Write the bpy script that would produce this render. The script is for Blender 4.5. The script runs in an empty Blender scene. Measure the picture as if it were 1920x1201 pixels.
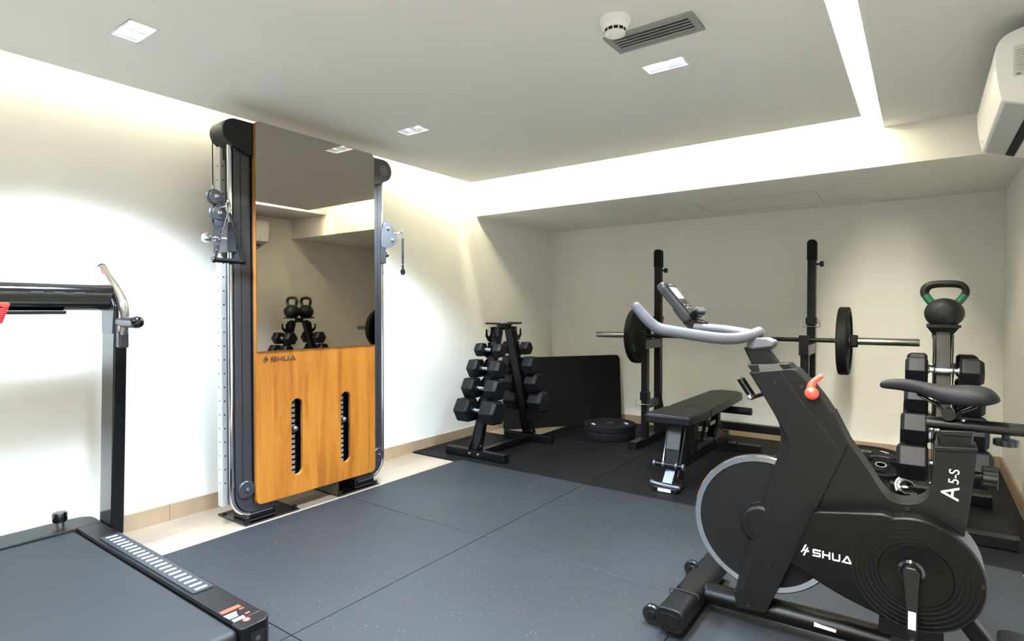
import bpy, bmesh, math, random
from mathutils import Vector, Matrix
random.seed(7)
S = bpy.context.scene
COL = S.collection
PI = math.pi
V = Vector

# ------------------------------------------------------------------ camera
CH = 1.10
YAW = math.radians(35.7); PIT = math.radians(-0.99); FPX = 1071.0
cam_d = bpy.data.cameras.new('camera'); cam = bpy.data.objects.new('camera', cam_d); COL.objects.link(cam)
cam_d.sensor_width = 36.0; cam_d.lens = FPX/1920*36; cam_d.clip_start = 0.02; cam_d.clip_end = 100
cam.location = (0, 0, CH)
cam.rotation_euler = (PI/2+PIT, 0, YAW)
S.camera = cam
CR = cam.rotation_euler.to_matrix()
def ray(px, py): return CR @ V(((px-960)/FPX, (600.5-py)/FPX, -1.0))
def on(axis, px, py, val):
    d = ray(px, py); o = V((0, 0, CH)); t = (val-o[axis])/d[axis]
    return o+d*t
def aX(px, py, x): return on(0, px, py, x)
def aY(px, py, y): return on(1, px, py, y)
def aZ(px, py, z): return on(2, px, py, z)

# ------------------------------------------------------------------ materials
def srgb(c):
    return tuple(((v/255)/12.92 if v/255 <= .04045 else ((v/255+.055)/1.055)**2.4) for v in c)
def mat(name, col, rough=.5, metal=0., noise=0., nscale=30., bump=0., bscale=200., coat=0., emis=None, estr=0., spec=.5):
    m = bpy.data.materials.new(name); m.use_nodes = True
    nt = m.node_tree; b = nt.nodes['Principled BSDF']
    c = srgb(col)+(1,)
    b.inputs['Base Color'].default_value = c
    b.inputs['Roughness'].default_value = rough; b.inputs['Metallic'].default_value = metal
    b.inputs['Specular IOR Level'].default_value = spec
    if coat: b.inputs['Coat Weight'].default_value = coat; b.inputs['Coat Roughness'].default_value = .08
    tc = nt.nodes.new('ShaderNodeTexCoord')
    if noise:
        n = nt.nodes.new('ShaderNodeTexNoise'); n.inputs['Scale'].default_value = nscale; n.inputs['Detail'].default_value = 5
        nt.links.new(tc.outputs['Object'], n.inputs['Vector'])
        r = nt.nodes.new('ShaderNodeMapRange'); r.inputs['From Min'].default_value=.3; r.inputs['From Max'].default_value=.7
        r.inputs['To Min'].default_value = 1-noise; r.inputs['To Max'].default_value = 1+noise
        nt.links.new(n.outputs['Fac'], r.inputs['Value'])
        mx = nt.nodes.new('ShaderNodeVectorMath'); mx.operation = 'SCALE'; mx.inputs[0].default_value = c[:3]
        nt.links.new(r.outputs[0], mx.inputs['Scale']); nt.links.new(mx.outputs[0], b.inputs['Base Color'])
    if bump:
        n2 = nt.nodes.new('ShaderNodeTexNoise'); n2.inputs['Scale'].default_value = bscale; n2.inputs['Detail'].default_value = 4
        nt.links.new(tc.outputs['Object'], n2.inputs['Vector'])
        bp = nt.nodes.new('ShaderNodeBump'); bp.inputs['Strength'].default_value = bump; bp.inputs['Distance'].default_value = .002
        nt.links.new(n2.outputs['Fac'], bp.inputs['Height']); nt.links.new(bp.outputs[0], b.inputs['Normal'])
    if emis:
        b.inputs['Emission Color'].default_value = srgb(emis)+(1,); b.inputs['Emission Strength'].default_value = estr
    return m
M = {}
M['wall'] = mat('wall_paint', (247, 245, 236), .85, noise=.012, nscale=3, bump=.05, bscale=90)
M['ceil'] = mat('ceiling_paint', (220, 220, 216), .9, noise=.01, nscale=2)
M['slab'] = mat('cove_paint', (235, 235, 228), .9)
M['bikebody'] = mat('charcoal_satin_plastic', (14, 14, 14), .42, spec=.25, noise=.03, nscale=200, bump=.08, bscale=900)
M['bikebody2'] = mat('chain_cover_plastic', (5, 5, 5), .36, spec=.2, bump=.08, bscale=900)
M['blackplastic'] = mat('black_plastic', (9, 9, 10), .38, spec=.4, noise=.03)
M['blackgloss'] = mat('black_gloss', (9, 9, 11), .16, coat=.4)
M['blacksteel'] = mat('black_powder_steel', (10, 10, 11), .36, spec=.35, noise=.04, nscale=150, bump=.08, bscale=700)
M['rubberblack'] = mat('black_rubber', (9, 9, 10), .72, spec=.3, noise=.08, nscale=80, bump=.15, bscale=500)
M['dumbbell'] = mat('hex_rubber', (11, 12, 14), .5, spec=.3, noise=.05, nscale=60, bump=.15, bscale=500)
M['chrome'] = mat('chrome', (215, 217, 220), .12, metal=1, noise=.02)
M['knurl'] = mat('knurled_chrome', (205, 207, 212), .28, metal=1, bump=.6, bscale=900)
M['steel'] = mat('brushed_steel', (175, 172, 165), .3, metal=1, noise=.05, nscale=120)
M['alu'] = mat('grey_cast_metal', (100, 103, 108), .38, metal=.6)
M['grip'] = mat('grey_foam_grip', (76, 76, 82), .55, bump=.2, bscale=600)
M['seat'] = mat('seat_vinyl', (9, 9, 10), .6, spec=.2, bump=.15, bscale=700)
M['vinyl'] = mat('bench_vinyl', (14, 14, 15), .42, spec=.4, bump=.2, bscale=500)
M['framegrey'] = mat('gunmetal_frame', (62, 62, 66), .34, metal=.3, noise=.03, coat=.3)
M['railwhite'] = mat('bright_zinc', (205, 206, 204), .35, metal=.45, noise=.02, nscale=40)
M['consolegrey'] = mat('console_plastic', (48, 49, 52), .4)
M['red'] = mat('red_plastic', (235, 70, 50), .4)
M['redcord'] = mat('red_cord', (215, 30, 30), .6, bump=.4, bscale=400)
M['white'] = mat('white_plastic', (236, 236, 234), .35)
M['whitemark'] = mat('white_print', (225, 225, 225), .5)
M['greymark'] = mat('grey_print', (130, 130, 132), .5)
M['darkmark'] = mat('dark_print', (60, 48, 38), .5)
M['redmark'] = mat('red_print', (225, 70, 45), .5)
M['green'] = mat('green_enamel', (26, 92, 60), .45)
M['kb'] = mat('kettlebell_powder', (22, 23, 24), .5, spec=.35, bump=.3, bscale=300)
M['hole'] = mat('dark_recess', (4, 4, 4), .8)
M['ventgrey'] = mat('vent_aluminium', (150, 154, 152), .5, metal=.1)
M['ventdark'] = mat('vent_dark', (52, 54, 54), .7)
M['belt'] = mat('treadmill_belt', (25, 28, 30), .55, noise=.06, nscale=4, bump=.25, bscale=700)
M['lcd'] = mat('lcd_panel', (168, 184, 190), .25)
M['label'] = mat('paper_label', (205, 205, 200), .55, noise=.03, nscale=100)
M['clearwheel'] = mat('smoked_wheel', (20, 21, 24), .25)
M['discdark'] = mat('flywheel_disc', (12, 13, 15), .6, spec=.25)
M['screenfilm'] = mat('acgrey', (176, 180, 182), .4)
# mirror
m = mat('tinted_mirror', (184, 176, 166), .015, metal=1); M['mirror'] = m
# wood
def wood():
    m = bpy.data.materials.new('oak_veneer'); m.use_nodes = True; nt = m.node_tree; b = nt.nodes['Principled BSDF']
    tc = nt.nodes.new('ShaderNodeTexCoord'); mp = nt.nodes.new('ShaderNodeMapping'); mp.inputs['Scale'].default_value = (6, 6, .55)
    nt.links.new(tc.outputs['Object'], mp.inputs['Vector'])
    n = nt.nodes.new('ShaderNodeTexNoise'); n.inputs['Scale'].default_value = 2.2; n.inputs['Detail'].default_value = 6; n.inputs['Distortion'].default_value = 1.2
    nt.links.new(mp.outputs[0], n.inputs['Vector'])
    w = nt.nodes.new('ShaderNodeTexNoise'); w.inputs['Scale'].default_value = 30; w.inputs['Detail'].default_value = 3
    nt.links.new(mp.outputs[0], w.inputs['Vector'])
    a = nt.nodes.new('ShaderNodeMath'); a.operation = 'MULTIPLY_ADD'; a.inputs[1].default_value = .35
    nt.links.new(w.outputs['Fac'], a.inputs[0]); nt.links.new(n.outputs['Fac'], a.inputs[2])
    r = nt.nodes.new('ShaderNodeValToRGB'); e = r.color_ramp.elements
    e[0].position = .45; e[0].color = srgb((138, 78, 19))+(1,); e[1].position = .9; e[1].color = srgb((182, 120, 44))+(1,)
    x = r.color_ramp.elements.new(.66); x.color = srgb((166, 103, 31))+(1,)
    nt.links.new(a.outputs[0], r.inputs[0]); nt.links.new(r.outputs[0], b.inputs['Base Color'])
    b.inputs['Roughness'].default_value = .42
    return m
M['wood'] = wood()
def tile():
    m = bpy.data.materials.new('beige_wood_tile'); m.use_nodes = True; nt = m.node_tree; b = nt.nodes['Principled BSDF']
    tc = nt.nodes.new('ShaderNodeTexCoord'); mp = nt.nodes.new('ShaderNodeMapping'); mp.inputs['Rotation'].default_value = (0, 0, PI/2)
    nt.links.new(tc.outputs['Object'], mp.inputs['Vector'])
    br = nt.nodes.new('ShaderNodeTexBrick'); br.inputs['Scale'].default_value = 1
    br.inputs['Brick Width'].default_value = 1.2; br.inputs['Row Height'].default_value = .2; br.inputs['Mortar Size'].default_value = .0025
    br.inputs['Color1'].default_value = srgb((160, 142, 118))+(1,); br.inputs['Color2'].default_value = srgb((168, 150, 127))+(1,)
    br.inputs['Mortar'].default_value = srgb((150, 132, 110))+(1,)
    nt.links.new(mp.outputs[0], br.inputs['Vector'])
    mp2 = nt.nodes.new('ShaderNodeMapping'); mp2.inputs['Scale'].default_value = (14, 1.5, 4)
    nt.links.new(tc.outputs['Object'], mp2.inputs['Vector'])
    n = nt.nodes.new('ShaderNodeTexNoise'); n.inputs['Scale'].default_value = 3; n.inputs['Detail'].default_value = 5
    nt.links.new(mp2.outputs[0], n.inputs['Vector'])
    mx = nt.nodes.new('ShaderNodeMix'); mx.data_type = 'RGBA'; mx.blend_type = 'MULTIPLY'; mx.inputs[0].default_value = .3
    nt.links.new(br.outputs['Color'], mx.inputs[6]); nt.links.new(n.outputs['Color'], mx.inputs[7])
    hs = nt.nodes.new('ShaderNodeHueSaturation'); hs.inputs['Saturation'].default_value = .9; hs.inputs['Value'].default_value = 1.15
    nt.links.new(mx.outputs[2], hs.inputs['Color']); nt.links.new(hs.outputs[0], b.inputs['Base Color'])
    b.inputs['Roughness'].default_value = .45
    return m
M['tile'] = tile()
M['skirt'] = mat('beige_skirting_tile', (176, 152, 124), .45, noise=.05, nscale=12)
def matrubber(name, base, speck, spec=.5):
    m = bpy.data.materials.new(name); m.use_nodes = True; nt = m.node_tree; b = nt.nodes['Principled BSDF']
    tc = nt.nodes.new('ShaderNodeTexCoord')
    v = nt.nodes.new('ShaderNodeTexVoronoi'); v.inputs['Scale'].default_value = 62; v.inputs['Randomness'].default_value = 1
    nt.links.new(tc.outputs['Object'], v.inputs['Vector'])
    lt = nt.nodes.new('ShaderNodeMath'); lt.operation = 'LESS_THAN'; lt.inputs[1].default_value = .14
    nt.links.new(v.outputs['Distance'], lt.inputs[0])
    sep = nt.nodes.new('ShaderNodeSeparateColor'); nt.links.new(v.outputs['Color'], sep.inputs[0])
    g = nt.nodes.new('ShaderNodeMath'); g.operation = 'GREATER_THAN'; g.inputs[1].default_value = .8
    nt.links.new(sep.outputs[0], g.inputs[0])
    mu = nt.nodes.new('ShaderNodeMath'); mu.operation = 'MULTIPLY'; nt.links.new(lt.outputs[0], mu.inputs[0]); nt.links.new(g.outputs[0], mu.inputs[1])
    n = nt.nodes.new('ShaderNodeTexNoise'); n.inputs['Scale'].default_value = 2.5; n.inputs['Detail'].default_value = 6
    nt.links.new(tc.outputs['Object'], n.inputs['Vector'])
    r = nt.nodes.new('ShaderNodeMapRange'); r.inputs['From Min'].default_value=.3; r.inputs['From Max'].default_value=.7; r.inputs['To Min'].default_value = .88; r.inputs['To Max'].default_value = 1.12
    nt.links.new(n.outputs['Fac'], r.inputs[0])
    sc = nt.nodes.new('ShaderNodeVectorMath'); sc.operation = 'SCALE'; sc.inputs[0].default_value = srgb(base)
    nt.links.new(r.outputs[0], sc.inputs['Scale'])
    mx = nt.nodes.new('ShaderNodeMix'); mx.data_type = 'RGBA'; mx.inputs[7].default_value = srgb(speck)+(1,)
    nt.links.new(mu.outputs[0], mx.inputs[0]); nt.links.new(sc.outputs[0], mx.inputs[6]); nt.links.new(mx.outputs[2], b.inputs['Base Color'])
    n2 = nt.nodes.new('ShaderNodeTexNoise'); n2.inputs['Scale'].default_value = 260; nt.links.new(tc.outputs['Object'], n2.inputs['Vector'])
    bp = nt.nodes.new('ShaderNodeBump'); bp.inputs['Strength'].default_value = .35; bp.inputs['Distance'].default_value = .002
    nt.links.new(n2.outputs['Fac'], bp.inputs['Height']); nt.links.new(bp.outputs[0], b.inputs['Normal'])
    b.inputs['Roughness'].default_value = .6; b.inputs['Specular IOR Level'].default_value = spec
    return m
M['mat'] = matrubber('grey_rubber_mat', (26, 30, 34), (95, 99, 105))
M['matdark'] = matrubber('black_rubber_mat', (9, 9, 10), (60, 62, 66), .22)

# ------------------------------------------------------------------ mesh builder
class MB:
    def __init__(s): s.b = bmesh.new()
    def box(s, c, size, rot=None, rz=0):
        r = bmesh.ops.create_cube(s.b, size=1)
        mt = Matrix.Translation(c) @ (rot.to_4x4() if rot else Matrix.Rotation(rz, 4, 'Z')) @ Matrix.Diagonal((size[0], size[1], size[2], 1))
        bmesh.ops.transform(s.b, matrix=mt, verts=r['verts']); return s
    def bb(s, x0, x1, y0, y1, z0, z1): return s.box(((x0+x1)/2, (y0+y1)/2, (z0+z1)/2), (abs(x1-x0), abs(y1-y0), abs(z1-z0)))
    def bar(s, p0, p1, w, h, up=V((0, 0, 1))):
        p0 = V(p0); p1 = V(p1); d = (p1-p0); L = d.length; z = d.normalized(); up = V(up)
        x = up.cross(z)
        if x.length < 1e-4: x = V((1, 0, 0))
        x.normalize(); y = z.cross(x)
        R = Matrix((x, y, z)).transposed()
        return s.box((p0+p1)/2, (w, h, L), rot=R)
    def cyl(s, p0, p1, r, r2=None, seg=24):
        p0 = V(p0); p1 = V(p1); d = p1-p0; q = d.to_track_quat('Z', 'Y').to_matrix().to_4x4()
        mt = Matrix.Translation((p0+p1)/2) @ q
        bmesh.ops.create_cone(s.b, cap_ends=True, segments=seg, radius1=r, radius2=r if r2 is None else r2, depth=d.length, matrix=mt); return s
    def lathe(s, o, axis, prof, seg=36, closed=False):
        # prof: list of (radius, distance along axis)
        o = V(o); q = V(axis).normalized().to_track_quat('Z', 'Y').to_matrix()
        rings = []
        for (r, t) in prof:
            if r < 1e-6: rings.append([s.b.verts.new(o+q@V((0, 0, t)))])
            else: rings.append([s.b.verts.new(o+q@V((r*math.cos(2*PI*k/seg), r*math.sin(2*PI*k/seg), t))) for k in range(seg)])
        n = len(rings)
        for i in range(n if closed else n-1):
            a = rings[i]; c = rings[(i+1) % n]
            for k in range(seg):
                k2 = (k+1) % seg
                if len(a) == 1 and len(c) == 1: continue
                if len(a) == 1: s.b.faces.new((a[0], c[k], c[k2]))
                elif len(c) == 1: s.b.faces.new((a[k], c[0], a[k2]))
                else: s.b.faces.new((a[k], c[k], c[k2], a[k2]))
        return s
    def tube(s, pts, r, seg=14, smooth=True, n=6, radii=None, squash=None, closed=False):
        pts = [V(p) for p in pts]
        if smooth and len(pts) > 2: pts, radii = catmull(pts, n, radii, closed)
        N = len(pts); rings = []; up = None
        for i, p in enumerate(pts):
            if closed: d = pts[(i+1) % N]-pts[i-1]
            else: d = pts[min(i+1, N-1)]-pts[max(i-1, 0)]
            d.normalize()
            if up is None:
                up = V((0, 0, 1)) if abs(d.z) < .9 else V((0, 1, 0))
            x = up.cross(d); x.normalize(); y = d.cross(x); up = y
            rr = radii[i] if radii else r
            sq = squash or (1, 1)
            rings.append([s.b.verts.new(p+x*(rr*sq[0]*math.cos(2*PI*k/seg))+y*(rr*sq[1]*math.sin(2*PI*k/seg))) for k in range(seg)])
        for i in range(N if closed else N-1):
            a = rings[i]; c = rings[(i+1) % N]
            for k in range(seg): s.b.faces.new((a[k], a[(k+1) % seg], c[(k+1) % seg], c[k]))
        if not closed:
            s.b.faces.new(rings[0][::-1]); s.b.faces.new(rings[-1])
        return s
    def prism(s, pts, vec):
        vec = V(vec); a = [s.b.verts.new(V(p)) for p in pts]; c = [s.b.verts.new(V(p)+vec) for p in pts]
        n = len(a)
        f1 = s.b.faces.new(a); f2 = s.b.faces.new(c[::-1])
        for i in range(n): s.b.faces.new((a[i], c[i], c[(i+1) % n], a[(i+1) % n]))
        return s
    def loft(s, rings, caps=True):
        R = [[s.b.verts.new(V(p)) for p in r] for r in rings]
        n = len(R[0])
        for i in range(len(R)-1):
            for k in range(n): s.b.faces.new((R[i][k], R[i][(k+1) % n], R[i+1][(k+1) % n], R[i+1][k]))
        if caps: s.b.faces.new(R[0][::-1]); s.b.faces.new(R[-1])
        return s
    def sphere(s, c, r, sc=(1, 1, 1), u=24, v=16):
        mt = Matrix.Translation(c) @ Matrix.Diagonal((sc[0], sc[1], sc[2], 1))
        bmesh.ops.create_uvsphere(s.b, u_segments=u, v_segments=v, radius=r, matrix=mt); return s
def catmull(pts, n, radii=None, closed=False):
    out = []; ro = []; N = len(pts)
    rng = range(N if closed else N-1)
    for i in rng:
        g = (lambda k: pts[k % N]) if closed else (lambda k: pts[min(max(k, 0), N-1)])
        p0, p1, p2, p3 = g(i-1), g(i), g(i+1), g(i+2)
        for j in range(n):
            t = j/n
            out.append(.5*((2*p1)+(p2-p0)*t+(2*p0-5*p1+4*p2-p3)*t*t+(3*p1-p0-3*p2+p3)*t**3))
            if radii: ro.append(radii[i]*(1-t)+radii[(i+1) % N]*t)
    if not closed:
        out.append(pts[-1])
        if radii: ro.append(radii[-1])
    return out, (ro if radii else None)
def smooth_poly(pts, n=4):
    return catmull([V(p) for p in pts], n, None, True)[0]
def round_poly(pts, r, seg=5):
    """round each corner of a planar 3D polygon; r number or list"""
    out = []; N = len(pts)
    for i in range(N):
        p = V(pts[i]); a = V(pts[i-1]); c = V(pts[(i+1) % N]); rr = r[i] if isinstance(r, (list, tuple)) else r
        d1 = a-p; d2 = c-p; l = min(rr, d1.length*.48, d2.length*.48)
        if l < 1e-4: out.append(p); continue
        s = p+d1.normalized()*l; e = p+d2.normalized()*l
        for k in range(seg+1):
            t = k/seg; out.append((1-t)**2*s+2*t*(1-t)*p+t*t*e)
    return out

def obj(name, mb, mt, parent=None, bevel=0, bseg=2, smooth=35, mods=None, kind=None, label=None):
    bm = mb.b if isinstance(mb, MB) else mb
    bmesh.ops.remove_doubles(bm, verts=bm.verts, dist=1e-6)
    bmesh.ops.recalc_face_normals(bm, faces=bm.faces)
    me = bpy.data.meshes.new(name); bm.to_mesh(me); bm.free()
    me.materials.append(M[mt] if isinstance(mt, str) else mt)
    for p in me.polygons: p.use_smooth = True
    me.set_sharp_from_angle(angle=math.radians(smooth))
    o = bpy.data.objects.new(name, me); COL.objects.link(o)
    if parent is not None:
        o.parent = parent
        if parent.type == 'EMPTY': o.matrix_parent_inverse = parent.matrix_basis.inverted()
    if bevel:
        md = o.modifiers.new('bevel', 'BEVEL'); md.width = bevel; md.segments = bseg; md.limit_method = 'ANGLE'; md.angle_limit = math.radians(32)
        md.harden_normals = True
    if kind: o['kind'] = kind
    if label: o['label'] = label
    return o
def cut(o, cutter_mb):
    bm = cutter_mb.b; bmesh.ops.recalc_face_normals(bm, faces=bm.faces)
    me = bpy.data.meshes.new('tmp'); bm.to_mesh(me); bm.free()
    c = bpy.data.objects.new('tmp', me); COL.objects.link(c)
    md = o.modifiers.new('bool', 'BOOLEAN'); md.object = c; md.operation = 'DIFFERENCE'; md.solver = 'EXACT'
    dg = bpy.context.evaluated_depsgraph_get(); dg.update()
    nm = bpy.data.meshes.new_from_object(o.evaluated_get(dg))
    o.modifiers.clear(); o.data = nm
    bpy.data.objects.remove(c); nm.set_sharp_from_angle(angle=math.radians(35)); return o
def thing(name, label, cat, loc, group=None):
    o = bpy.data.objects.new(name, None); COL.objects.link(o); o.location = loc; o.empty_display_size = .1
    o['label'] = label; o['category'] = cat
    if group: o['group'] = group
    return o
def tag(o, label, cat, group=None):
    o['label'] = label; o['category'] = cat
    if group: o['group'] = group
    return o
def dup(root, loc, rz=None, label=None, group=None):
    r = root.copy(); COL.objects.link(r); r.location = loc
    if rz is not None: r.rotation_euler = (0, 0, rz)
    if label: r['label'] = label
    if group: r['group'] = group
    for ch in list(root.children):
        c = ch.copy(); COL.objects.link(c); mi = ch.matrix_parent_inverse.copy(); c.parent = r; c.matrix_parent_inverse = mi
        for g in list(ch.children):
            d = g.copy(); COL.objects.link(d); mi = g.matrix_parent_inverse.copy(); d.parent = c; d.matrix_parent_inverse = mi
    return r
def text_mesh(txt, size, M4, depth=.0008, shear=0, xscale=1):
    cu = bpy.data.curves.new('t', 'FONT'); cu.body = txt; cu.size = size; cu.extrude = depth; cu.align_x = 'LEFT'; cu.shear = shear
    to = bpy.data.objects.new('t', cu); COL.objects.link(to)
    dg = bpy.context.evaluated_depsgraph_get(); dg.update()
    me = bpy.data.meshes.new_from_object(to.evaluated_get(dg)); bm = bmesh.new(); bm.from_mesh(me)
    bpy.data.objects.remove(to); bpy.data.curves.remove(cu)
    bmesh.ops.transform(bm, matrix=M4 @ Matrix.Diagonal((xscale, 1, 1, 1)), verts=bm.verts)
    mb = MB(); mb.b.free(); mb.b = bm; return mb
def frame_mat(o, x, y):
    x = V(x).normalized(); y = V(y); z = x.cross(y).normalized(); y = z.cross(x)
    m = Matrix((x, y, z)).transposed().to_4x4(); m.translation = V(o); return m
def shua(M4, H, d=.0008, xs=1.0):
    """bolt mark and wordmark, cap height H, laid in the local XY plane of M4"""
    mb = MB(); t = .19
    def poly(pts): mb.prism([M4 @ V((x*H*xs, y*H, 0)) for x, y in pts], (M4.to_3x3() @ V((0, 0, 1)))*d)
    # bolt
    poly([(.55, 1.35), (.82, 1.35), (.42, .62), (.15, .62)]); poly([(.15, .62), (.95, .62), (.86, .45), (.05, .45)])
    poly([(.0, .45), (.2, .45), (.1, .2), (-.12, .2)])
    poly([(.85, 1.0), (1.08, 1.0), (.48, -.2), (.22, -.2)]); poly([(.95, .62), (1.22, .62), (1.1, .38), (.85, .38)])
    x0 = 1.75
    def r(a, b, c, e): poly([(x0+a, b), (x0+c, b), (x0+c, e), (x0+a, e)])
    r(.12, 1-t, 1.25, 1); r(0, .5, .22, .92); r(.0, .5-t/2, 1.15, .5+t/2); r(1.03, .08, 1.25, .5); r(0, 0, 1.13, t)
    x0 += 1.5; r(0, 0, .22, 1); r(1.0, 0, 1.22, 1); r(.22, .5-t/2, 1.0, .5+t/2)
    x0 += 1.5; r(0, .12, .22, 1); r(1.0, .12, 1.22, 1); r(.1, 0, 1.12, t)
    x0 += 1.4; poly([(x0, 0), (x0+.26, 0), (x0+.87, .78), (x0+.75, 1)]); poly([(x0+.75, 1), (x0+.98, 1), (x0+1.6, 0), (x0+1.32, 0)]); r(.42, .0, 1.35, t)
    return mb

# ------------------------------------------------------------------ room
WX, RX, BY, BEAMY, NY = -3.21, .46, 5.19, 3.92, -3.4
HC, HS = 2.15, 1.93
def st(name, mb, m, **k): return obj(name, mb, m, kind='structure', **k)
T = .12
st('floor', MB().bb(WX-T, RX+T, NY-T, BY+T, -.1, 0), 'tile')
st('wall_left', MB().bb(WX-T, WX, NY, BY, 0, 2.42), 'wall')
st('wall_right', MB().bb(RX, RX+T, NY, BY, 0, 2.42), 'wall')
st('wall_back', MB().bb(WX-T, RX+T, BY, BY+T, 0, 2.42), 'wall')
st('wall_front', MB().bb(WX-T, RX+T, NY-T, NY, 0, 2.42), mat('bounce_cutting_grey', (96, 96, 94), .8))  # unseen wall; its grey is made up to cut bounce light and deepen contrast
st('wall_beam', MB().bb(WX, RX, BEAMY, BY, HS, 2.42), 'wall')
PX0, PX1, PY1 = -3.03, -.28, 3.63
PY0 = NY
SX = -.19
mb = MB().bb(PX0, PX1, PY0, PY1, HC, HC+.04)
cl = st('ceiling', mb, 'ceil')
st('ceiling_right', MB().bb(SX, RX, NY, BEAMY, HC, HC+.04), 'ceil')
st('ceiling_cove', MB().bb(WX, RX, NY, BEAMY, 2.30, 2.42), 'slab')
bt, bh = .012, .085
def skirting(name, a, b, n):
    mb = MB(); L = (V(b)-V(a)).length; k = max(1, round(L/1.0)); a = V(a); b = V(b); d = (b-a)/k; nn = V(n)
    for i in range(k):
        p = a+d*i+d.normalized()*.001; q = a+d*(i+1)-d.normalized()*.001
        c = (p+q)/2+nn*bt/2; mb.box((c.x, c.y, bh/2), (abs(q.x-p.x)+abs(nn.x)*bt, abs(q.y-p.y)+abs(nn.y)*bt, bh))
    st(name, mb, 'skirt', bevel=.001)
skirting('baseboard_left', (WX, NY, 0), (WX, BY, 0), (1, 0, 0))
skirting('baseboard_back', (WX+bt, BY, 0), (RX-bt, BY, 0), (0, -1, 0))
skirting('baseboard_right', (RX, BY, 0), (RX, NY, 0), (-1, 0, 0))
# flush access hatch in the lowered soffit
hp = [(-1.45, 4.45), (-.62, 4.45), (-.62, 4.95), (-1.45, 4.95)]
mb = MB()
for i in range(4):
    a = hp[i]; b = hp[(i+1) % 4]; mb.bar((a[0], a[1], HS), (b[0], b[1], HS), .003, .002)
st('trim_1', mb, mat('hatch_joint', (190, 188, 180), .9))

# rubber floor mats
def floor_mat(x0, x1, y0, y1, m, label, group, t=.012):
    o = obj('rubber_floor_mat', MB().bb(x0+.0015, x1-.0015, y0+.0015, y1-.0015, .0005, t), m, bevel=.0025)
    tag(o, label, 'floor mat', group)
XS = [-2.74, -1.71, -.68, .35]; YS = [-.95, .08, 1.11, 2.14, 3.16]
fm = {(0, 2): 'grey speckled rubber floor mat between the treadmill and the wood panel machine',
      (0, 3): 'grey speckled rubber floor mat beside the tiled strip, before the left dumbbell rack',
      (1, 3): 'grey speckled rubber floor mat bordering the black mats in front of the bench',
      (1, 2): 'grey speckled rubber floor mat in the middle of the floor before the bike',
      (2, 2): 'grey speckled rubber floor mat under the exercise bike stabilizer, near edge',
      (2, 3): 'grey speckled rubber floor mat beneath the bike flywheel and behind it',
      (0, 1): 'grey speckled rubber floor mat partly beneath the treadmill deck',
      (1, 1): 'grey speckled rubber floor mat at the bottom edge right of the treadmill'}
for i in range(3):
    for j in range(4):
        if (i, j) in fm: floor_mat(XS[i], XS[i+1], YS[j], YS[j+1], 'mat', fm[(i, j)], 'grey speckled floor mats')
DX = [-2.72, -1.70, -.68, .44]; DY = [3.163, 4.17, 5.17]
dl = [['black rubber floor mat under the right half of the left dumbbell rack', 'black rubber floor mat in the corner under the two stacked bumper plates'],
      ['black rubber floor mat under the front leg of the bench', 'black rubber floor mat under the barbell stand, behind the bench'],
      ['black rubber floor mat under the loose plates and right dumbbell rack', 'black rubber floor mat against the back wall at the right corner']]
for i in range(3):
    for j in range(2): floor_mat(DX[i], DX[i+1], DY[j], DY[j+1], 'matdark', dl[i][j], 'black floor mats at the back')
floor_mat(-2.74, .35, -3.36, -.95, 'mat', 'grey speckled rubber matting behind the photographer, outside the photo', 'grey speckled floor mats')
floor_mat(-3.19, -2.72, 3.12, 4.02, 'matdark', 'narrow black rubber mat by the left wall under the left dumbbell rack', 'black floor mats at the back')

# ------------------------------------------------------------------ lights
def area(name, loc, rot, sx, sy, power, col, spread=PI):
    l = bpy.data.lights.new(name, 'AREA'); l.shape = 'RECTANGLE'; l.size = sx; l.size_y = sy; l.energy = power; l.color = col; l.spread = spread
    o = bpy.data.objects.new(name, l); COL.objects.link(o); o.location = loc; o.rotation_euler = rot; return o
WARM = (1.0, .93, .74); COOL = (.70, .83, 1.0)
CP = 5.0
LL = PY1-NY
area('cove_light_left', (PX0+.006, (NY+PY1)/2, HC+.065), (0, PI/2+.25, 0), .03, LL, CP*.12*LL, WARM)       # faces -X
area('cove_light_back', ((PX0+PX1)/2, PY1-.006, HC+.065), (-PI/2+.35-PI+PI, 0, 0), PX1-PX0, .03, CP*3.9*(PX1-PX0), WARM)
area('cove_light_slot', ((PX1+SX)/2, (NY+3.25)/2, 2.29), (0, 0, 0), .06, 3.25-NY, CP*2.4*(BEAMY-NY), (1.0, .94, .78))
M['ledstrip'] = mat('led_strip', (255, 255, 250), .5, emis=(255, 250, 228), estr=6)
lamp_em = mat('lamp_lens', (255, 255, 255), .5, emis=(245, 250, 255), estr=10); M['lamp'] = lamp_em
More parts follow.
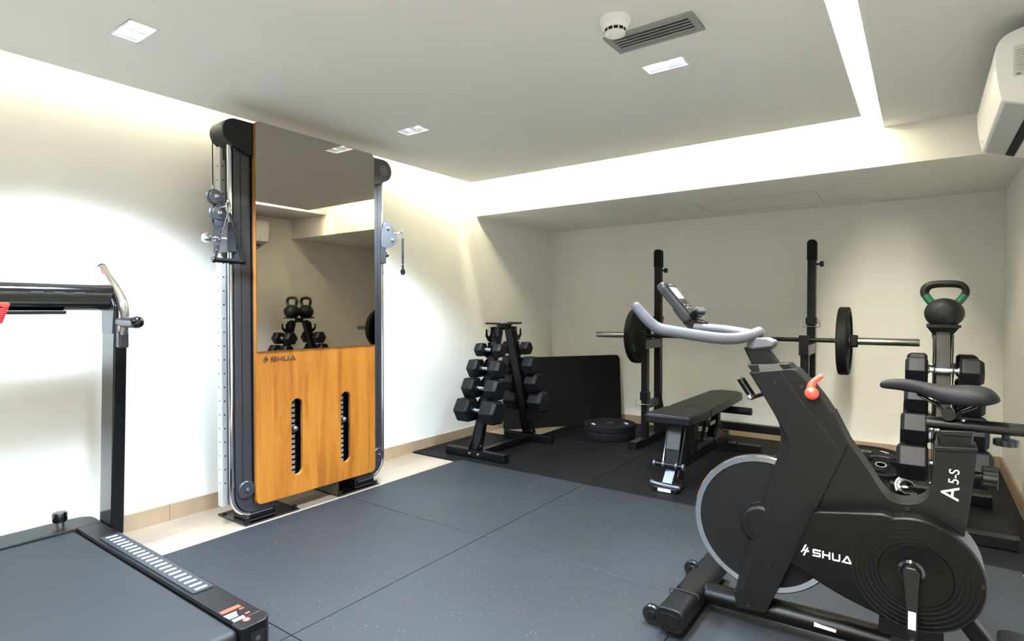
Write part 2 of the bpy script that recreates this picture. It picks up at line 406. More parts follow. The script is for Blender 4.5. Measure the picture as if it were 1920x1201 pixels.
def downlight(x, y, label, first=[None]):
    if first[0] is None:
        t = thing('recessed_downlight', label, 'ceiling light', (x, y, HC), 'recessed downlights in the ceiling')
        w, h = .092, .05
        f = MB()
        z0, z1 = HC-.003, HC+.001
        f.bb(x-w, x+w, y-h, y-h+.007, z0, z1); f.bb(x-w, x+w, y+h-.007, y+h, z0, z1)
        f.bb(x-w, x-w+.007, y-h, y+h, z0, z1); f.bb(x+w-.007, x+w, y-h, y+h, z0, z1)
        obj('trim_frame', f, 'white', t, bevel=.0008)
        r = MB(); a = w-.007; b = h-.007; top = HC+.022
        # faceted reflector, open at the bottom
        for (cx) in (-a/2, a/2):
            cc = [(x+cx-a/2, y-b), (x+cx+a/2, y-b), (x+cx+a/2, y+b), (x+cx-a/2, y+b)]
            ii = [(x+cx-a*.34, y-b*.66), (x+cx+a*.34, y-b*.66), (x+cx+a*.34, y+b*.66), (x+cx-a*.34, y+b*.66)]
            lo = [r.b.verts.new((p[0], p[1], HC-.001)) for p in cc]; hi = [r.b.verts.new((p[0], p[1], top)) for p in ii]
            for k in range(4): r.b.faces.new((lo[k], lo[(k+1) % 4], hi[(k+1) % 4], hi[k]))
        obj('reflector', r, mat('downlight_reflector', (225, 230, 238), .38, metal=1), t, smooth=5)
        for cx in (-a/2, a/2):
            obj('lamp_lens', MB().bb(x+cx-a*.34, x+cx+a*.34, y-b*.66, y+b*.66, top-.002, top+.002), 'lamp', t)
        first[0] = t
    else: t = dup(first[0], (x, y, HC), label=label)
    l = bpy.data.lights.new('downlight_beam', 'SPOT'); l.energy = SPOT; l.color = COOL; l.spot_size = math.radians(122); l.spot_blend = .42; l.shadow_soft_size = .17
    o = bpy.data.objects.new('downlight_beam', l); COL.objects.link(o); o.location = (x, y, HC-.012)
SPOT = 132
# ceiling openings for the recessed fittings
DLP = [(-2.42, .93), (-2.42, 2.38), (-.906, 2.385), (-.906, .93), (-2.42, -.5), (-.906, -.5)]
cm = MB()
for x, y in DLP: cm.bb(x-.087, x+.087, y-.045, y+.045, HC-.05, HC+.1)
cm.bb(-.99, -.687, 2.03, 2.14, HC-.05, HC+.1)
cut(cl, cm)
dn = ['square-cornered recessed downlight nearest the top left corner of the photo', 'recessed downlight in the ceiling in front of the tall mirror machine',
      'recessed downlight beside the ceiling air vent']
for k, (x, y) in enumerate(DLP):
    if k < 3: downlight(x, y, dn[k])
for x, y in DLP[3:]:
    downlight(x, y, 'recessed downlight overhead, outside the photo')

# vent
t = thing('air_vent', 'grey aluminium slotted air vent in the ceiling beside the smoke detector', 'vent', (-.84, 2.085, HC))
x0, x1, y0, y1 = -1.012, -.667, 2.006, 2.164
f = MB(); fr = .024
for a in ((x0, x1, y0, y0+fr), (x0, x1, y1-fr, y1), (x0, x0+fr, y0+fr, y1-fr), (x1-fr, x1, y0+fr, y1-fr)): f.bb(a[0], a[1], a[2], a[3], HC-.006, HC)
obj('vent_frame', f, 'ventgrey', t, bevel=.0015)
obj('vent_back', MB().bb(x0+fr, x1-fr, y0+fr, y1-fr, HC+.034, HC+.036), 'hole', t)
for k in range(5):
    yy = y0+fr+(k+.5)*(y1-y0-2*fr)/5
    obj('vent_slat', MB().box(((x0+x1)/2, yy, HC+.002), (x1-x0-2*fr, .0035, .016), rot=Matrix.Rotation(-.55, 3, 'X')), 'ventgrey', t)
# smoke detector
dx, dy = -.911, 1.905
t = thing('smoke_detector', 'round white smoke detector on the ceiling, overlapping the air vent', 'smoke detector', (dx, dy, HC))
obj('detector_base', MB().lathe((dx, dy, HC), (0, 0, -1), [(0, 0), (.056, 0), (.056, .010), (.052, .018), (0, .018)]), 'white', t)
obj('detector_ring', MB().lathe((dx, dy, HC-.018), (0, 0, -1), [(0, 0), (.049, 0), (.046, .014), (.040, .02), (0, .02)]), 'white', t)
g = MB()
for k in range(12):
    a = 2*PI*k/12; g.box((dx+.036*math.cos(a), dy+.036*math.sin(a), HC-.044), (.0145, .004, .010), rz=a+PI/2)
obj('detector_slots', g, 'hole', t)
r_ = MB()
r_.lathe((dx, dy, HC-.038), (0, 0, -1), [(0, 0), (.034, 0), (.034, .011), (0, .011)])
for k in range(12):
    a = 2*PI*(k+.5)/12; r_.box((dx+.036*math.cos(a), dy+.036*math.sin(a), HC-.0435), (.004, .005, .0115), rz=a+PI/2)
obj('detector_cage', r_, 'white', t)
c_ = obj('detector_cap', MB().lathe((dx, dy, HC-.049), (0, 0, -1), [(0, 0), (.037, 0), (.036, .006), (.028, .010), (0, .011)]), 'white', t)
obj('indicator_light', MB().cyl((dx-.012, dy-.012, HC-.06), (dx-.012, dy-.012, HC-.058), .0022), 'greymark', c_)

# ------------------------------------------------------------------ air conditioner on the right wall
AY0, AY1 = 2.66, 3.48
t = thing('air_conditioner', 'white wall-mounted air conditioner high on the right wall', 'air conditioner', (RX, 3.08, 1.78))
pr = [(RX, 2.095), (.287, 2.09), (.222, 2.070), (.199, 2.03), (.203, 1.93), (.220, 1.842), (.410, 1.775), (RX, 1.775)]
pp = round_poly([V((x, AY0, z)) for x, z in pr], [.004, .03, .03, .03, .05, .006, .01, .004], 5)
obj('casing', MB().prism(pp, (0, AY1-AY0, 0)), 'white', t, bevel=.006, bseg=3)
def slant(u, e=0):  # along bottom chamfer from front edge to wall
    a = V((.220, 0, 1.842)); b = V((.410, 0, 1.775)); n = V((-(b-a).z, 0, (b-a).x)).normalized()*-1
    if n.z > 0: n = -n
    return a+(b-a)*u+n*e
def slab_on(u0, u1, ya, yb, e0, e1):
    return MB().prism([V((slant(u0, e0).x, ya, slant(u0, e0).z)), V((slant(u1, e0).x, ya, slant(u1, e0).z)), V((slant(u1, e1).x, ya, slant(u1, e1).z)), V((slant(u0, e1).x, ya, slant(u0, e1).z))], (0, yb-ya, 0))
obj('louver_frame', slab_on(.06, .98, AY0+.02, AY1-.02, -.001, .003), 'screenfilm', t)
obj('air_outlet', slab_on(.42, .58, AY0+.04, AY1-.04, -.001, .0045), 'hole', t)
obj('louver', slab_on(.60, .92, AY0+.045, AY1-.045, .003, .007), 'white', t, bevel=.001)
lb = obj('rating_label', MB().bb(.250, .385, AY0-.0012, AY0-.0002, 1.918, 2.025), 'label', t)
g = MB()
for k in range(9): g.bb(.257, .257+random.choice((.09, .11, .12)), AY0-.002, AY0-.001, 2.006-k*.0085, 2.0075-k*.0085)
g.bb(.285, .365, AY0-.002, AY0-.001, 2.014, 2.019)
for k in range(3): g.bb(.258+k*.02, .270+k*.02, AY0-.002, AY0-.001, 1.922, 1.929)
obj('label_print', g, 'greymark', lb)
sc = obj('end_screw', MB().cyl((.2125, AY1-.1, 1.87), (.218, AY1-.1, 1.87), .004), 'greymark', t)

# ------------------------------------------------------------------ functional trainer with mirror
PXF = -2.76; TY0, TY1 = 1.603, 2.385; TB, TT, TM = .10, 2.065, .89
T_ = thing('cable_trainer', 'tall cable trainer with tinted mirror above an oak panel, by the left wall', 'gym machine', (-2.88, 1.99, 0))
def yz(x, pts): return [V((x, y, z)) for y, z in pts]
bd = MB().prism(round_poly(yz(PXF-.025, [(TY0, TB), (TY1, TB), (TY1, TT), (TY0, TT)]), .035, 6), (.022, 0, 0))
board = obj('wooden_panel', bd, 'wood', T_)
c = MB()
def pill(y, z0, z1, w):
    r = w/2; out = []
    for k in range(9): a = PI*k/8; out.append((y+r*math.cos(a), z1-r+r*math.sin(a)))
    for k in range(9): a = PI+PI*k/8; out.append((y+r*math.cos(a), z0+r+r*math.sin(a)))
    return out
slots = [1.838, 2.162]
for y in slots: c.prism(yz(PXF-.06, pill(y, .205, .622, .068)), (.1, 0, 0))
cut(board, c)
md = board.modifiers.new('bevel', 'BEVEL'); md.width = .002; md.segments = 2; md.limit_method = 'ANGLE'; md.angle_limit = math.radians(40)
obj('mirror', MB().prism(round_poly(yz(PXF-.003, [(TY0+.004, TM), (TY1-.004, TM), (TY1-.004, TT-.003), (TY0+.004, TT-.003)]), [.001, .001, .033, .033], 6), (.004, 0, 0)), 'mirror', T_)
# logo on wood
o = aX(494, 688, PXF); e = aX(547, 682, PXF)
obj('logo', shua(frame_mat((PXF-.0028, o.y, .833), (0, 1, 0), (0, 0, 1)), .0245, .001), 'darkmark', T_)
# dark body behind the panel
for s, (ya, yb) in enumerate(((TY0+.004, TY0+.045), (TY1-.045, TY1-.004))):
    obj('side_column', MB().bb(-2.95, PXF-.026, ya, yb, .09, 1.98), 'framegrey', T_, bevel=.004)
obj('rear_panel', MB().bb(-2.955, -2.945, TY0+.045, TY1-.045, .12, 1.97), 'blacksteel', T_)
obj('top_crossbar', MB().bb(-2.93, -2.80, TY0+.045, TY1-.045, 1.93, 1.99), 'blacksteel', T_, bevel=.003)
obj('bottom_crossbar', MB().bb(-2.93, -2.80, TY0+.045, TY1-.045, .095, .15), 'blacksteel', T_, bevel=.003)
# weight stacks
wp0 = None
for y in slots:
    obj('guide_rod', MB().cyl((-2.86, y-.045, .15), (-2.86, y-.045, 1.9), .008), 'chrome', T_)
    obj('guide_rod', MB().cyl((-2.86, y+.045, .15), (-2.86, y+.045, 1.9), .008), 'chrome', T_)
    for k in range(15):
        z = .17+k*.0285
        w = obj('weight_plate', MB().bb(-2.92, -2.805, y-.11, y+.11, z, z+.024), 'blackgloss', T_, bevel=.002) if wp0 is None else wp0.copy()
        if wp0 is None: wp0 = w; y_0, z_0 = y, z
        else: COL.objects.link(w); w.location = (0, y-y_0, z-z_0)
        tg = obj('weight_number', MB().bb(-2.804, -2.803, y-.011, y+.011, z+.003, z+.021), 'greymark', w)
        if w is not wp0:
            tg.location = (0, -(y-y_0), -(z-z_0))
    pn = MB().cyl((-2.805, y-.004, .455), (-2.775, y-.004, .455), .012); pn.sphere((-2.778, y-.004, .455), .016, (1, 1, 1))
    pn.bb(-2.80, -2.785, y-.028, y-.004, .44, .46)
    obj('selector_pin', pn, 'alu', T_)
# frame loops + chrome rail on both sides
def side_set(sg, edge, rail):
    # gunmetal band from rail to panel, curving inwards at the foot
    ctr = edge-sg*.05
    def loop(off, zl, R, inn):
        y = rail+sg*off; pts = [(y, 1.93)]
        for k in range(9):
            a = (PI/2)*k/8; pts.append((y+sg*R*(1-math.cos(a)), zl+R-R*math.sin(a)))
        pts.append((inn, zl)); return pts
    outer = loop(.013, .062, .10, edge+sg*.12); inner = loop(.098, .125, .05, edge+sg*.12)[::-1]
    poly = yz(-2.945, outer+inner)
    obj('side_frame', MB().prism(poly, (.150, 0, 0)), 'framegrey', T_, bevel=.004)
    ch = [V((-2.812, y, z)) for y, z in loop(0, .052, .11, edge+sg*.11)]
    obj('chrome_rail', MB().tube(ch, .0125, 16, smooth=False), 'chrome', T_)
    obj('groove', MB().bb(-2.7955, -2.7943, min(rail+sg*.045, rail+sg*.049), max(rail+sg*.045, rail+sg*.049), .2, 1.9), 'hole', T_)
    # perforated column
    col = MB().bb(-2.925, -2.878, rail-.014, rail+.014, .10, 1.93)
    po = obj('perforated_column', col, 'railwhite', T_, bevel=.003)
    hs = MB()
    for k in range(24):
        z = .22+k*.07
        hs.cyl((-2.8785, rail, z), (-2.8770, rail, z), .004, seg=12); hs.cyl((-2.902, rail-sg*.0146, z), (-2.902, rail-sg*.0135, z), .004, seg=12)
    obj('adjustment_holes', hs, 'hole', po)
    # head
    out = edge-sg*.155
    hd = []
    zc, R = 1.985, .068
    for k in range(11):
        a = PI/2+PI*k/10*.86; hd.append((out+sg*R+sg*R*math.cos(a)*1.0, zc+R*math.sin(a)))
    hd += [(edge-sg*.03, 1.885), (edge+sg*.03, 1.885), (edge+sg*.03, zc+R)]
    h = obj('pulley_housing', MB().prism(yz(-2.905, hd), (.13, 0, 0)), 'blackplastic' if sg > 0 else 'framegrey', T_, bevel=.004)
    if sg < 0:
        ring = MB().lathe((-2.7752, out+sg*.07, zc), (1, 0, 0), [(.026, 0), (.029, 0), (.029, .001), (.026, .001)], closed=True)
        ring.bb(-2.7752, -2.7744, out+sg*.082, out+sg*.076, zc-.014, zc+.014); ring.bb(-2.7752, -2.7744, out+sg*.066, out+sg*.060, zc-.014, zc+.014)
        obj('emblem', ring, 'greymark', h)
    obj('head_bracket', MB().bb(-2.875, -2.815, min(rail+sg*.0, rail+sg*.03), max(rail, rail+sg*.03), 1.86, 1.93), 'blacksteel', T_, bevel=.003)
    # foot roller
    fr = obj('foot_roller', MB().lathe((-2.796, edge-sg*.042, .19), (1, 0, 0), [(0, 0), (.043, 0), (.045, .006), (.045, .012), (.04, .018), (.012, .018), (.012, .024), (0, .024)]), 'framegrey', T_)
    obj('roller_bolt', MB().lathe((-2.772, edge-sg*.042, .19), (1, 0, 0), [(0, 0), (.009, 0), (.007, .005), (0, .006)]), 'chrome', fr)
    # floor foot
    a, b = (edge-.05, edge+.26) if sg > 0 else (edge-.26, edge+.05)
    obj('foot_plate', MB().bb(-3.06, -2.785, a, b, .0005, .010), 'blackgloss', T_, bevel=.001)
    c0 = (a+b)/2-sg*.05
    obj('foot_block', MB().bb(-2.96, -2.80, c0-.075, c0+.075, .010, .095), 'blackgloss', T_, bevel=.006)
    k = MB()
    for yy in (a+.02, b-.02): k.lathe((-3.03, yy, .010), (0, 0, 1), [(0, 0), (.010, 0), (.010, .006), (0, .008)]); k.lathe((-2.80, yy, .010), (0, 0, 1), [(0, 0), (.012, 0), (.012, .018), (0, .02)])
    obj('foot_bolts', k, 'blacksteel', T_)
RL, RR = 1.50, 2.482
side_set(1, TY0, RL); side_set(-1, TY1, RR)
# carriages
def carriage(rail, sg, z):
    cb = MB().bb(-2.935, -2.788, rail-.024, rail+.022, z-.10, z+.05)
    co = obj('carriage', cb, 'framegrey', T_, bevel=.006)
    kn = MB().lathe((-2.87, rail-sg*.024, z-.03), (0, -sg, 0), [(0, 0), (.013, 0), (.013, .022), (.009, .026), (.009, .045), (.021, .047), (.024, .055), (.024, .072), (.019, .080), (0, .080)])
    obj('pop_pin_knob', kn, 'chrome', co)
    # swivel plates and two pulleys
    x = -2.865 if sg > 0 else -2.79
    if sg > 0:
        pl = MB()
        for xx in (x-.016, x+.013): pl.prism(round_poly(yz(xx, [(rail-.058, z+.03), (rail-.012, z+.03), (rail-.012, z+.15), (rail-.03, z+.18), (rail-.05, z+.13)]), .02, 4), (.003, 0, 0))
        sp = obj('swivel_plate', pl, 'alu', co)
        for yy, zz in ((rail-.050, z+.175), (rail-.036, z+.095)):
            p = obj('pulley', MB().lathe((x-.009, yy, zz), (1, 0, 0), [(0, 0), (.036, 0), (.038, .003), (.031, .009), (.038, .015), (.036, .018), (0, .018)]), 'alu', co)
            p2 = MB().lathe((x+.016, yy, zz), (1, 0, 0), [(0, 0), (.033, 0), (.033, .004), (.031, .006), (0, .006)])
            obj('pulley_cover', p2, 'alu', co)
            obj('pulley_bolt', MB().lathe((x+.022, yy, zz), (1, 0, 0), [(0, 0), (.011, 0), (.011, .008), (.007, .014), (0, .015)]), 'chrome', co)
    else:
        pts = [(rail-.02, z+.01), (rail-.02, z+.10), (rail+.01, z+.16), (rail+.045, z+.165), (rail+.07, z+.13), (rail+.065, z+.105), (rail+.10, z+.10), (rail+.115, z+.06), (rail+.09, z+.02), (rail+.03, z+.005)]
        pl = MB()
        for xx in (x-.03, x): pl.prism(smooth_poly(yz(xx, pts), 4), (.004, 0, 0))
        obj('swivel_plate', pl, 'alu', co)
        for yy, zz in ((rail+.032, z+.125), (rail+.07, z+.055)):
            obj('pulley', MB().lathe((x-.024, yy, zz), (1, 0, 0), [(0, 0), (.030, 0), (.032, .003), (.027, .011), (.032, .018), (.030, .022), (0, .022)]), 'blackplastic', co)
            obj('pulley_bolt', MB().lathe((x+.004, yy, zz), (1, 0, 0), [(0, 0), (.011, 0), (.010, .006), (0, .008)]), 'chrome', co)
    return co
ZL, ZR = 1.49, 1.50
cl_ = carriage(RL, 1, ZL); cr_ = carriage(RR, -1, ZR)
obj('cable', MB().cyl((-2.885, RL-.046, ZL+.17), (-2.885, RL-.046, 1.95), .0028, seg=8), 'blackplastic', T_)
obj('cable', MB().cyl((-2.86, RR+.055, ZR+.15), (-2.86, RR+.055, 1.94), .0028, seg=8), 'blackplastic', T_)
obj('cable_ferrule', MB().cyl((-2.885, RL-.046, 1.69), (-2.885, RL-.046, 1.725), .006, seg=12), 'label', T_)
# stirrup handles with carabiners
def stirrup(name, label, top, ax, hg):
    top = V(top); ax = V(ax).normalized()
    t = thing(name, label, 'cable grip', top, 'stirrup handles on the cable trainer')
    def q(a, z): return top+ax*a+V((0, 0, z))
    ring = [q(.0, 0), q(.011, -.010), q(.013, -.035), q(.008, -.055), q(-.003, -.060), q(-.011, -.045), q(-.011, -.012)]
    obj('carabiner', MB().tube(ring, .0032, 10, closed=True), 'chrome', t)
    obj('swivel_bead', MB().sphere(q(0, 0), .009), 'chrome', t)
    W = .066
    nrm = ax.cross(V((0, 0, 1)))
    z0 = -.055; zb = -hg
    for s in (-1, 1):
        a = q(s*.006, z0); b = q(s*W, zb)
        st_ = obj('strap', MB().tube([a, (a+b)/2+ax*s*.004, b], .008, 10, squash=(1.3, .55) if abs(ax.y) > .9 else (.9, .9)), 'blackplastic', t)
        if s < 0:
            m_ = MB()
            for k in range(5):
                f_ = .35+k*.11; c_ = a.lerp(b, f_); m_.sphere(c_, .0098, (1, 1, .35), 10, 8)
            obj('strap_print', m_, 'whitemark' if ax.y < .9 else 'greymark', st_)
    obj('grip', MB().tube([q(-W-.006, zb), q(-W+.01, zb), q(W-.01, zb), q(W+.006, zb)], .0125, 16, smooth=False), 'rubberblack', t)
    for s in (-1, 1): obj('end_cap', MB().lathe(q(s*(W+.004), zb), ax*s, [(0, 0), (.015, 0), (.015, .008), (.011, .013), (0, .014)]), 'blackgloss', t)
p = aX(432, 378, -2.765)
stirrup('pull_stirrup', 'black triangular stirrup handle hanging on the left of the mirror machine', (-2.765, p.y-.01, p.z), (0, 1, 0), .29)
p2 = aX(755, 432, -2.76)
stirrup('pull_stirrup', 'black stirrup handle seen edge-on, hanging right of the mirror machine', (-2.76, p2.y, p2.z), (-.74, .70, 0), .27)
obj('link_hook', MB().tube([(-2.85, RL-.03, ZL+.12), (-2.80, RL-.02, ZL+.13), (-2.765, p.y-.01, p.z)], .006, 10), 'chrome', cl_)
obj('link_hook', MB().tube([(-2.79, RR+.09, ZR+.10), (-2.775, RR+.12, ZR+.105), (-2.76, p2.y, p2.z)], .006, 10), 'chrome', cr_)

# ------------------------------------------------------------------ treadmill
TR = thing('treadmill', 'black treadmill with white-striped foot rail, facing the left wall', 'treadmill', (-2.4, .62, 0))
X0, X1, YA, YB, ZD = -3.15, -1.655, .17, 1.0, .15
obj('running_belt', MB().bb(X0+.16, X1+.005, YA+.10, YB-.10, .035, ZD-.006), 'belt', TR, bevel=.02, bseg=4)
def rail_prof(y0, y1):
    o_ = YB if y1 == YB else YA
    return [(y0, .06), (y0, ZD-.004), (y0+.006, ZD), (y1-.006, ZD), (y1, ZD-.004), (y1, .06)]
for (a, b) in ((YB-.10, YB), (YA, YA+.10)):
    obj('side_rail', MB().prism([V((X0+.03, y, z)) for y, z in rail_prof(a, b)], (X1-X0-.07, 0, 0)), 'blackplastic', TR, bevel=.004)
fp = round_poly([V((X0, YA, .05)), V((X0, YB, .05)), V((X0+.16, YB, .05)), V((X0+.16, YA, .05))], [.09, .09, .005, .005], 6)
obj('front_cover', MB().prism(fp, (0, 0, ZD-.049)), 'blackplastic', TR, bevel=.005)
obj('belt_gap', MB().bb(X0+.161, X0+.168, YA+.1, YB-.1, .08, ZD-.002), 'hole', TR)
obj('deck_frame', MB().bb(X0+.1, X1-.1, YA+.06, YB-.06, .03, .10), 'blacksteel', TR)
for y0 in (YA, YB-.105):
    ec = MB().prism(round_poly([V((X1-.040, y0, .05)), V((X1-.040, y0+.105, .05)), V((X1-.005, y0+.105, .05)), V((X1+.02, y0+.08, .05)), V((X1+.02, y0, .05))], .012, 3), (0, 0, ZD-.0490))
    eo = obj('end_cap', ec, 'blackplastic', TR, bevel=.004)
    obj('adjuster_recess', MB().bb(X1+.0195, X1+.021, y0+.03, y0+.075, .085, .125), 'hole', eo)
    obj('adjuster_bolt', MB().cyl((X1+.021, y0+.052, .105), (X1+.024, y0+.052, .105), .008, seg=6), 'steel', eo)
for xx in (X0+.15, X1-.12):
    for yy in (YA+.1, YB-.1): obj('foot', MB().lathe((xx, yy, 0.0005 if xx < -2.74 else .012), (0, 0, 1), [(0, 0), (.03, 0), (.03, .02), (.018, .03), (.018, .05), (0, .05)]), 'rubberblack', TR)
# striped grip pad
q0 = aZ(203, 1000, ZD); q1 = aZ(385, 1105, ZD)
gx0, gx1 = aZ(205, 1004, ZD).x, aZ(378, 1108, ZD).x
gp = obj('grip_pad', MB().prism(round_poly([V((gx0, YB-.083, ZD)), V((gx1, YB-.083, ZD)), V((gx1, YB-.012, ZD)), V((gx0, YB-.012, ZD))], .012, 4), (0, 0, .003)), mat('grip_pad_rubber', (38, 41, 46), .5), TR)
NS = 21
for k in range(NS):
    x = gx0+.028+k*(gx1-gx0-.05)/(NS-1)
    obj('grip_stripe', MB().prism(round_poly([V((x-.006, YB-.068, ZD+.003)), V((x+.006, YB-.068, ZD+.003)), V((x+.006, YB-.026, ZD+.003)), V((x-.006, YB-.026, ZD+.003))], .006, 3), (0, 0, .0012)), 'whitemark', gp)
# warning stickers
s1 = aZ(432, 1143, ZD)
sk = MB().bb(s1.x-.035, s1.x+.0, YB-.075, YB-.01, ZD, ZD+.0006)
def stick(px, py, w, h, m, rz=0):
    p = aZ(px, py, ZD+.0003); return obj('warning_print', MB().box((p.x, p.y, ZD+.0006), (w, h, .0008), rz=rz), m, TR)
stick(432, 1142, .020, .062, 'redmark'); 
for k in range(4):
    p = aZ(436+k*1.5, 1149+k*1.6, ZD); obj('warning_print', MB().box((p.x+.002*k, p.y-.008, ZD+.0006), (.0035, .040-.004*k, .0008)), 'whitemark', TR)
for k in range(3):
    p = aZ(446+k*1.5, 1158+k*1.5, ZD); obj('warning_print', MB().box((p.x, p.y, ZD+.0006), (.0035, .036, .0008)), 'whitemark', TR)
for (a, b) in ((453, 1140), (464, 1148)): stick(a, b, .008, .014, 'redmark')
p = aZ(462, 1161, ZD)
obj('warning_print', MB().lathe((p.x, p.y, ZD), (0, 0, 1), [(0, 0), (.012, 0), (.012, .0012), (0, .0012)], seg=8), 'redmark', TR)
obj('warning_print', MB().box((p.x, p.y, ZD+.0012), (.009, .009, .0008)), 'whitemark', TR)
# level knob on the front cover
p = aZ(94, 975, ZD)
kb = obj('top_knob', MB().lathe((X0+.075, p.y, ZD+.022), (0, 0, 1), [(0, 0), (.024, 0), (.028, .006), (.028, .036), (.024, .042), (0, .044)]), 'blackgloss', TR)
obj('knob_stem', MB().cyl((X0+.075, p.y, ZD), (X0+.075, p.y, ZD+.022), .017), 'chrome', kb)
# posts
def post(yin, yout, sg):
    # profile in XZ leaning back with height
    pts = [(-3.035, .10), (-2.905, .10), (-2.845, .98), (-2.83, 1.12), (-2.89, 1.19), (-2.955, 1.16), (-2.975, .98)]
    mb = MB().prism([V((x, min(yin, yout), z)) for x, z in pts], (0, abs(yout-yin), 0))
    obj('upright_post', mb, 'blackgloss', TR, bevel=.006, bseg=3)
    obj('post_bracket', MB().prism(round_poly([V((x, yin-sg*.003 if sg > 0 else yin, z)) for x, z in ((-2.965, 1.0), (-2.855, 1.0), (-2.835, 1.12), (-2.88, 1.18), (-2.97, 1.17))], .01, 3), (0, .003, 0)), 'framegrey', TR)
    yc = (yin+yout)/2
    hb = [aY(a, b, 1.028) for a, b in ((192, 502), (201, 517), (215, 538), (227, 560), (232, 582), (232, 606), (230, 625))]
    hb = [V((p.x, yc, p.z)) for p in hb]
    g = obj('hand_rail', MB().tube(hb, .0195, 20), 'steel', TR)
    obj('rail_cap', MB().lathe(hb[0], hb[0]-hb[1], [(0, 0), (.0205, 0), (.0195, .008), (0, .012)]), 'blackgloss', g)
    obj('rail_mark', MB().box(hb[0].lerp(hb[1], .75)+V((.012, -.0155, .006)), (.010, .004, .03), rot=Matrix.Rotation(-.55, 3, 'Y')), 'redmark', g)
    ga = aY(229, 603, 1.028); gb = aY(257, 604, 1.028); gc = aY(229, 652, 1.028)
    hg_ = obj('hand_grip', MB().tube([V((ga.x-.01, yc, ga.z)), V((gb.x, yc, gb.z))], .025, 20, smooth=False), 'framegrey', TR, bevel=.004)
    obj('grip_end', MB().sphere((gb.x, yc, gb.z), .026, (1.0, 1.0, 1)), 'blackgloss', hg_)
    obj('grip_mount', MB().bb(gc.x-.020, gc.x+.022, yc-.020, yc+.020, gc.z, ga.z+.02), 'framegrey', TR, bevel=.008, bseg=3)
post(YB+.002, YB+.054, 1); post(YA-.002, YA-.054, -1)
cs = [(-2.985, 1.125), (-2.985, 1.18), (-2.955, 1.212), (-2.90, 1.215), (-2.865, 1.195), (-2.855, 1.12), (-2.89, 1.10), (-2.95, 1.10)]
co = obj('console_bar', MB().prism(round_poly([V((x, YA-.054, z)) for x, z in cs], .018, 4), (0, YB-YA+.10, 0)), 'blackgloss', TR, bevel=.008, bseg=3)
for yy in (.885, .815, .745, .5, .4): obj('console_key', MB().bb(-2.8615, -2.8595, yy-.02, yy+.02, 1.170, 1.178), 'ventdark', co)
obj('console_underside', MB().bb(-2.96, -2.86, YA+.1, YB-.16, 1.085, 1.101), 'blackplastic', co, bevel=.004)
# red safety key + cord
p = aX(2, 568, -2.85)
sk = thing('safety_key', 'red safety key with coiled cord on the treadmill console', 'safety key', (-2.84, p.y, 1.12))
obj('key_body', MB().prism(round_poly([V((-2.853, p.y+dy, 1.115+dz)) for dy, dz in ((-.05, 0), (.022, 0), (.022, .016), (-.05, .016))], .006, 3), (.02, 0, 0)), 'red', sk, bevel=.003)
pts = []
for k in range(60):
    a = k*.95; f_ = k/59; pts.append(V((-2.84+.011*math.cos(a), p.y-.0+.018*math.sin(a)-.02*f_, 1.112-.062*f_)))
obj('coiled_cord', MB().tube(pts, .0034, 7, n=2), 'redcord', sk)
# ------------------------------------------------------------------ dumbbells and racks
def make_dumbbell(L, hx, hl, label, group, rh=.0125):
    """hex dumbbell along X, centre at origin; L length, hx head height across flats, hl head length"""
    t = thing('hex_dumbbell', label, 'dumbbell', (0, 0, 0), group)
    hs = []
    for s in (-1, 1):
        R = hx/math.sqrt(3); mb = MB(); xs = [s*(L/2-hl), s*(L/2-hl+.012), s*(L/2-.018), s*L/2]; rs = [.80, 1, 1, .78]
        rings = []
        for x, k in zip(xs, rs): rings.append([(x, R*k*math.cos(PI/3*i), R*k*math.sin(PI/3*i)) for i in range(6)])
        mb.loft(rings)
        hs.append(obj('head', mb, 'dumbbell', t, bevel=.004, bseg=2, smooth=30))
    g = L/2-hl+.004
    prof = [(0, -g), (.019, -g), (.019, -g+.008), (rh*.9, -g+.012), (rh*.9, -g+.02), (rh*1.25, -g+.024), (rh*1.25, -g+.032), (rh, -g+.036)]
    prof += [(rh*1.12, -g*.3), (rh*1.2, 0)]
    prof += [(r, -z) for r, z in prof[:-1][::-1]]
    obj('handle', MB().lathe((0, 0, 0), (1, 0, 0), prof, seg=20), 'knurl', t)
    return t
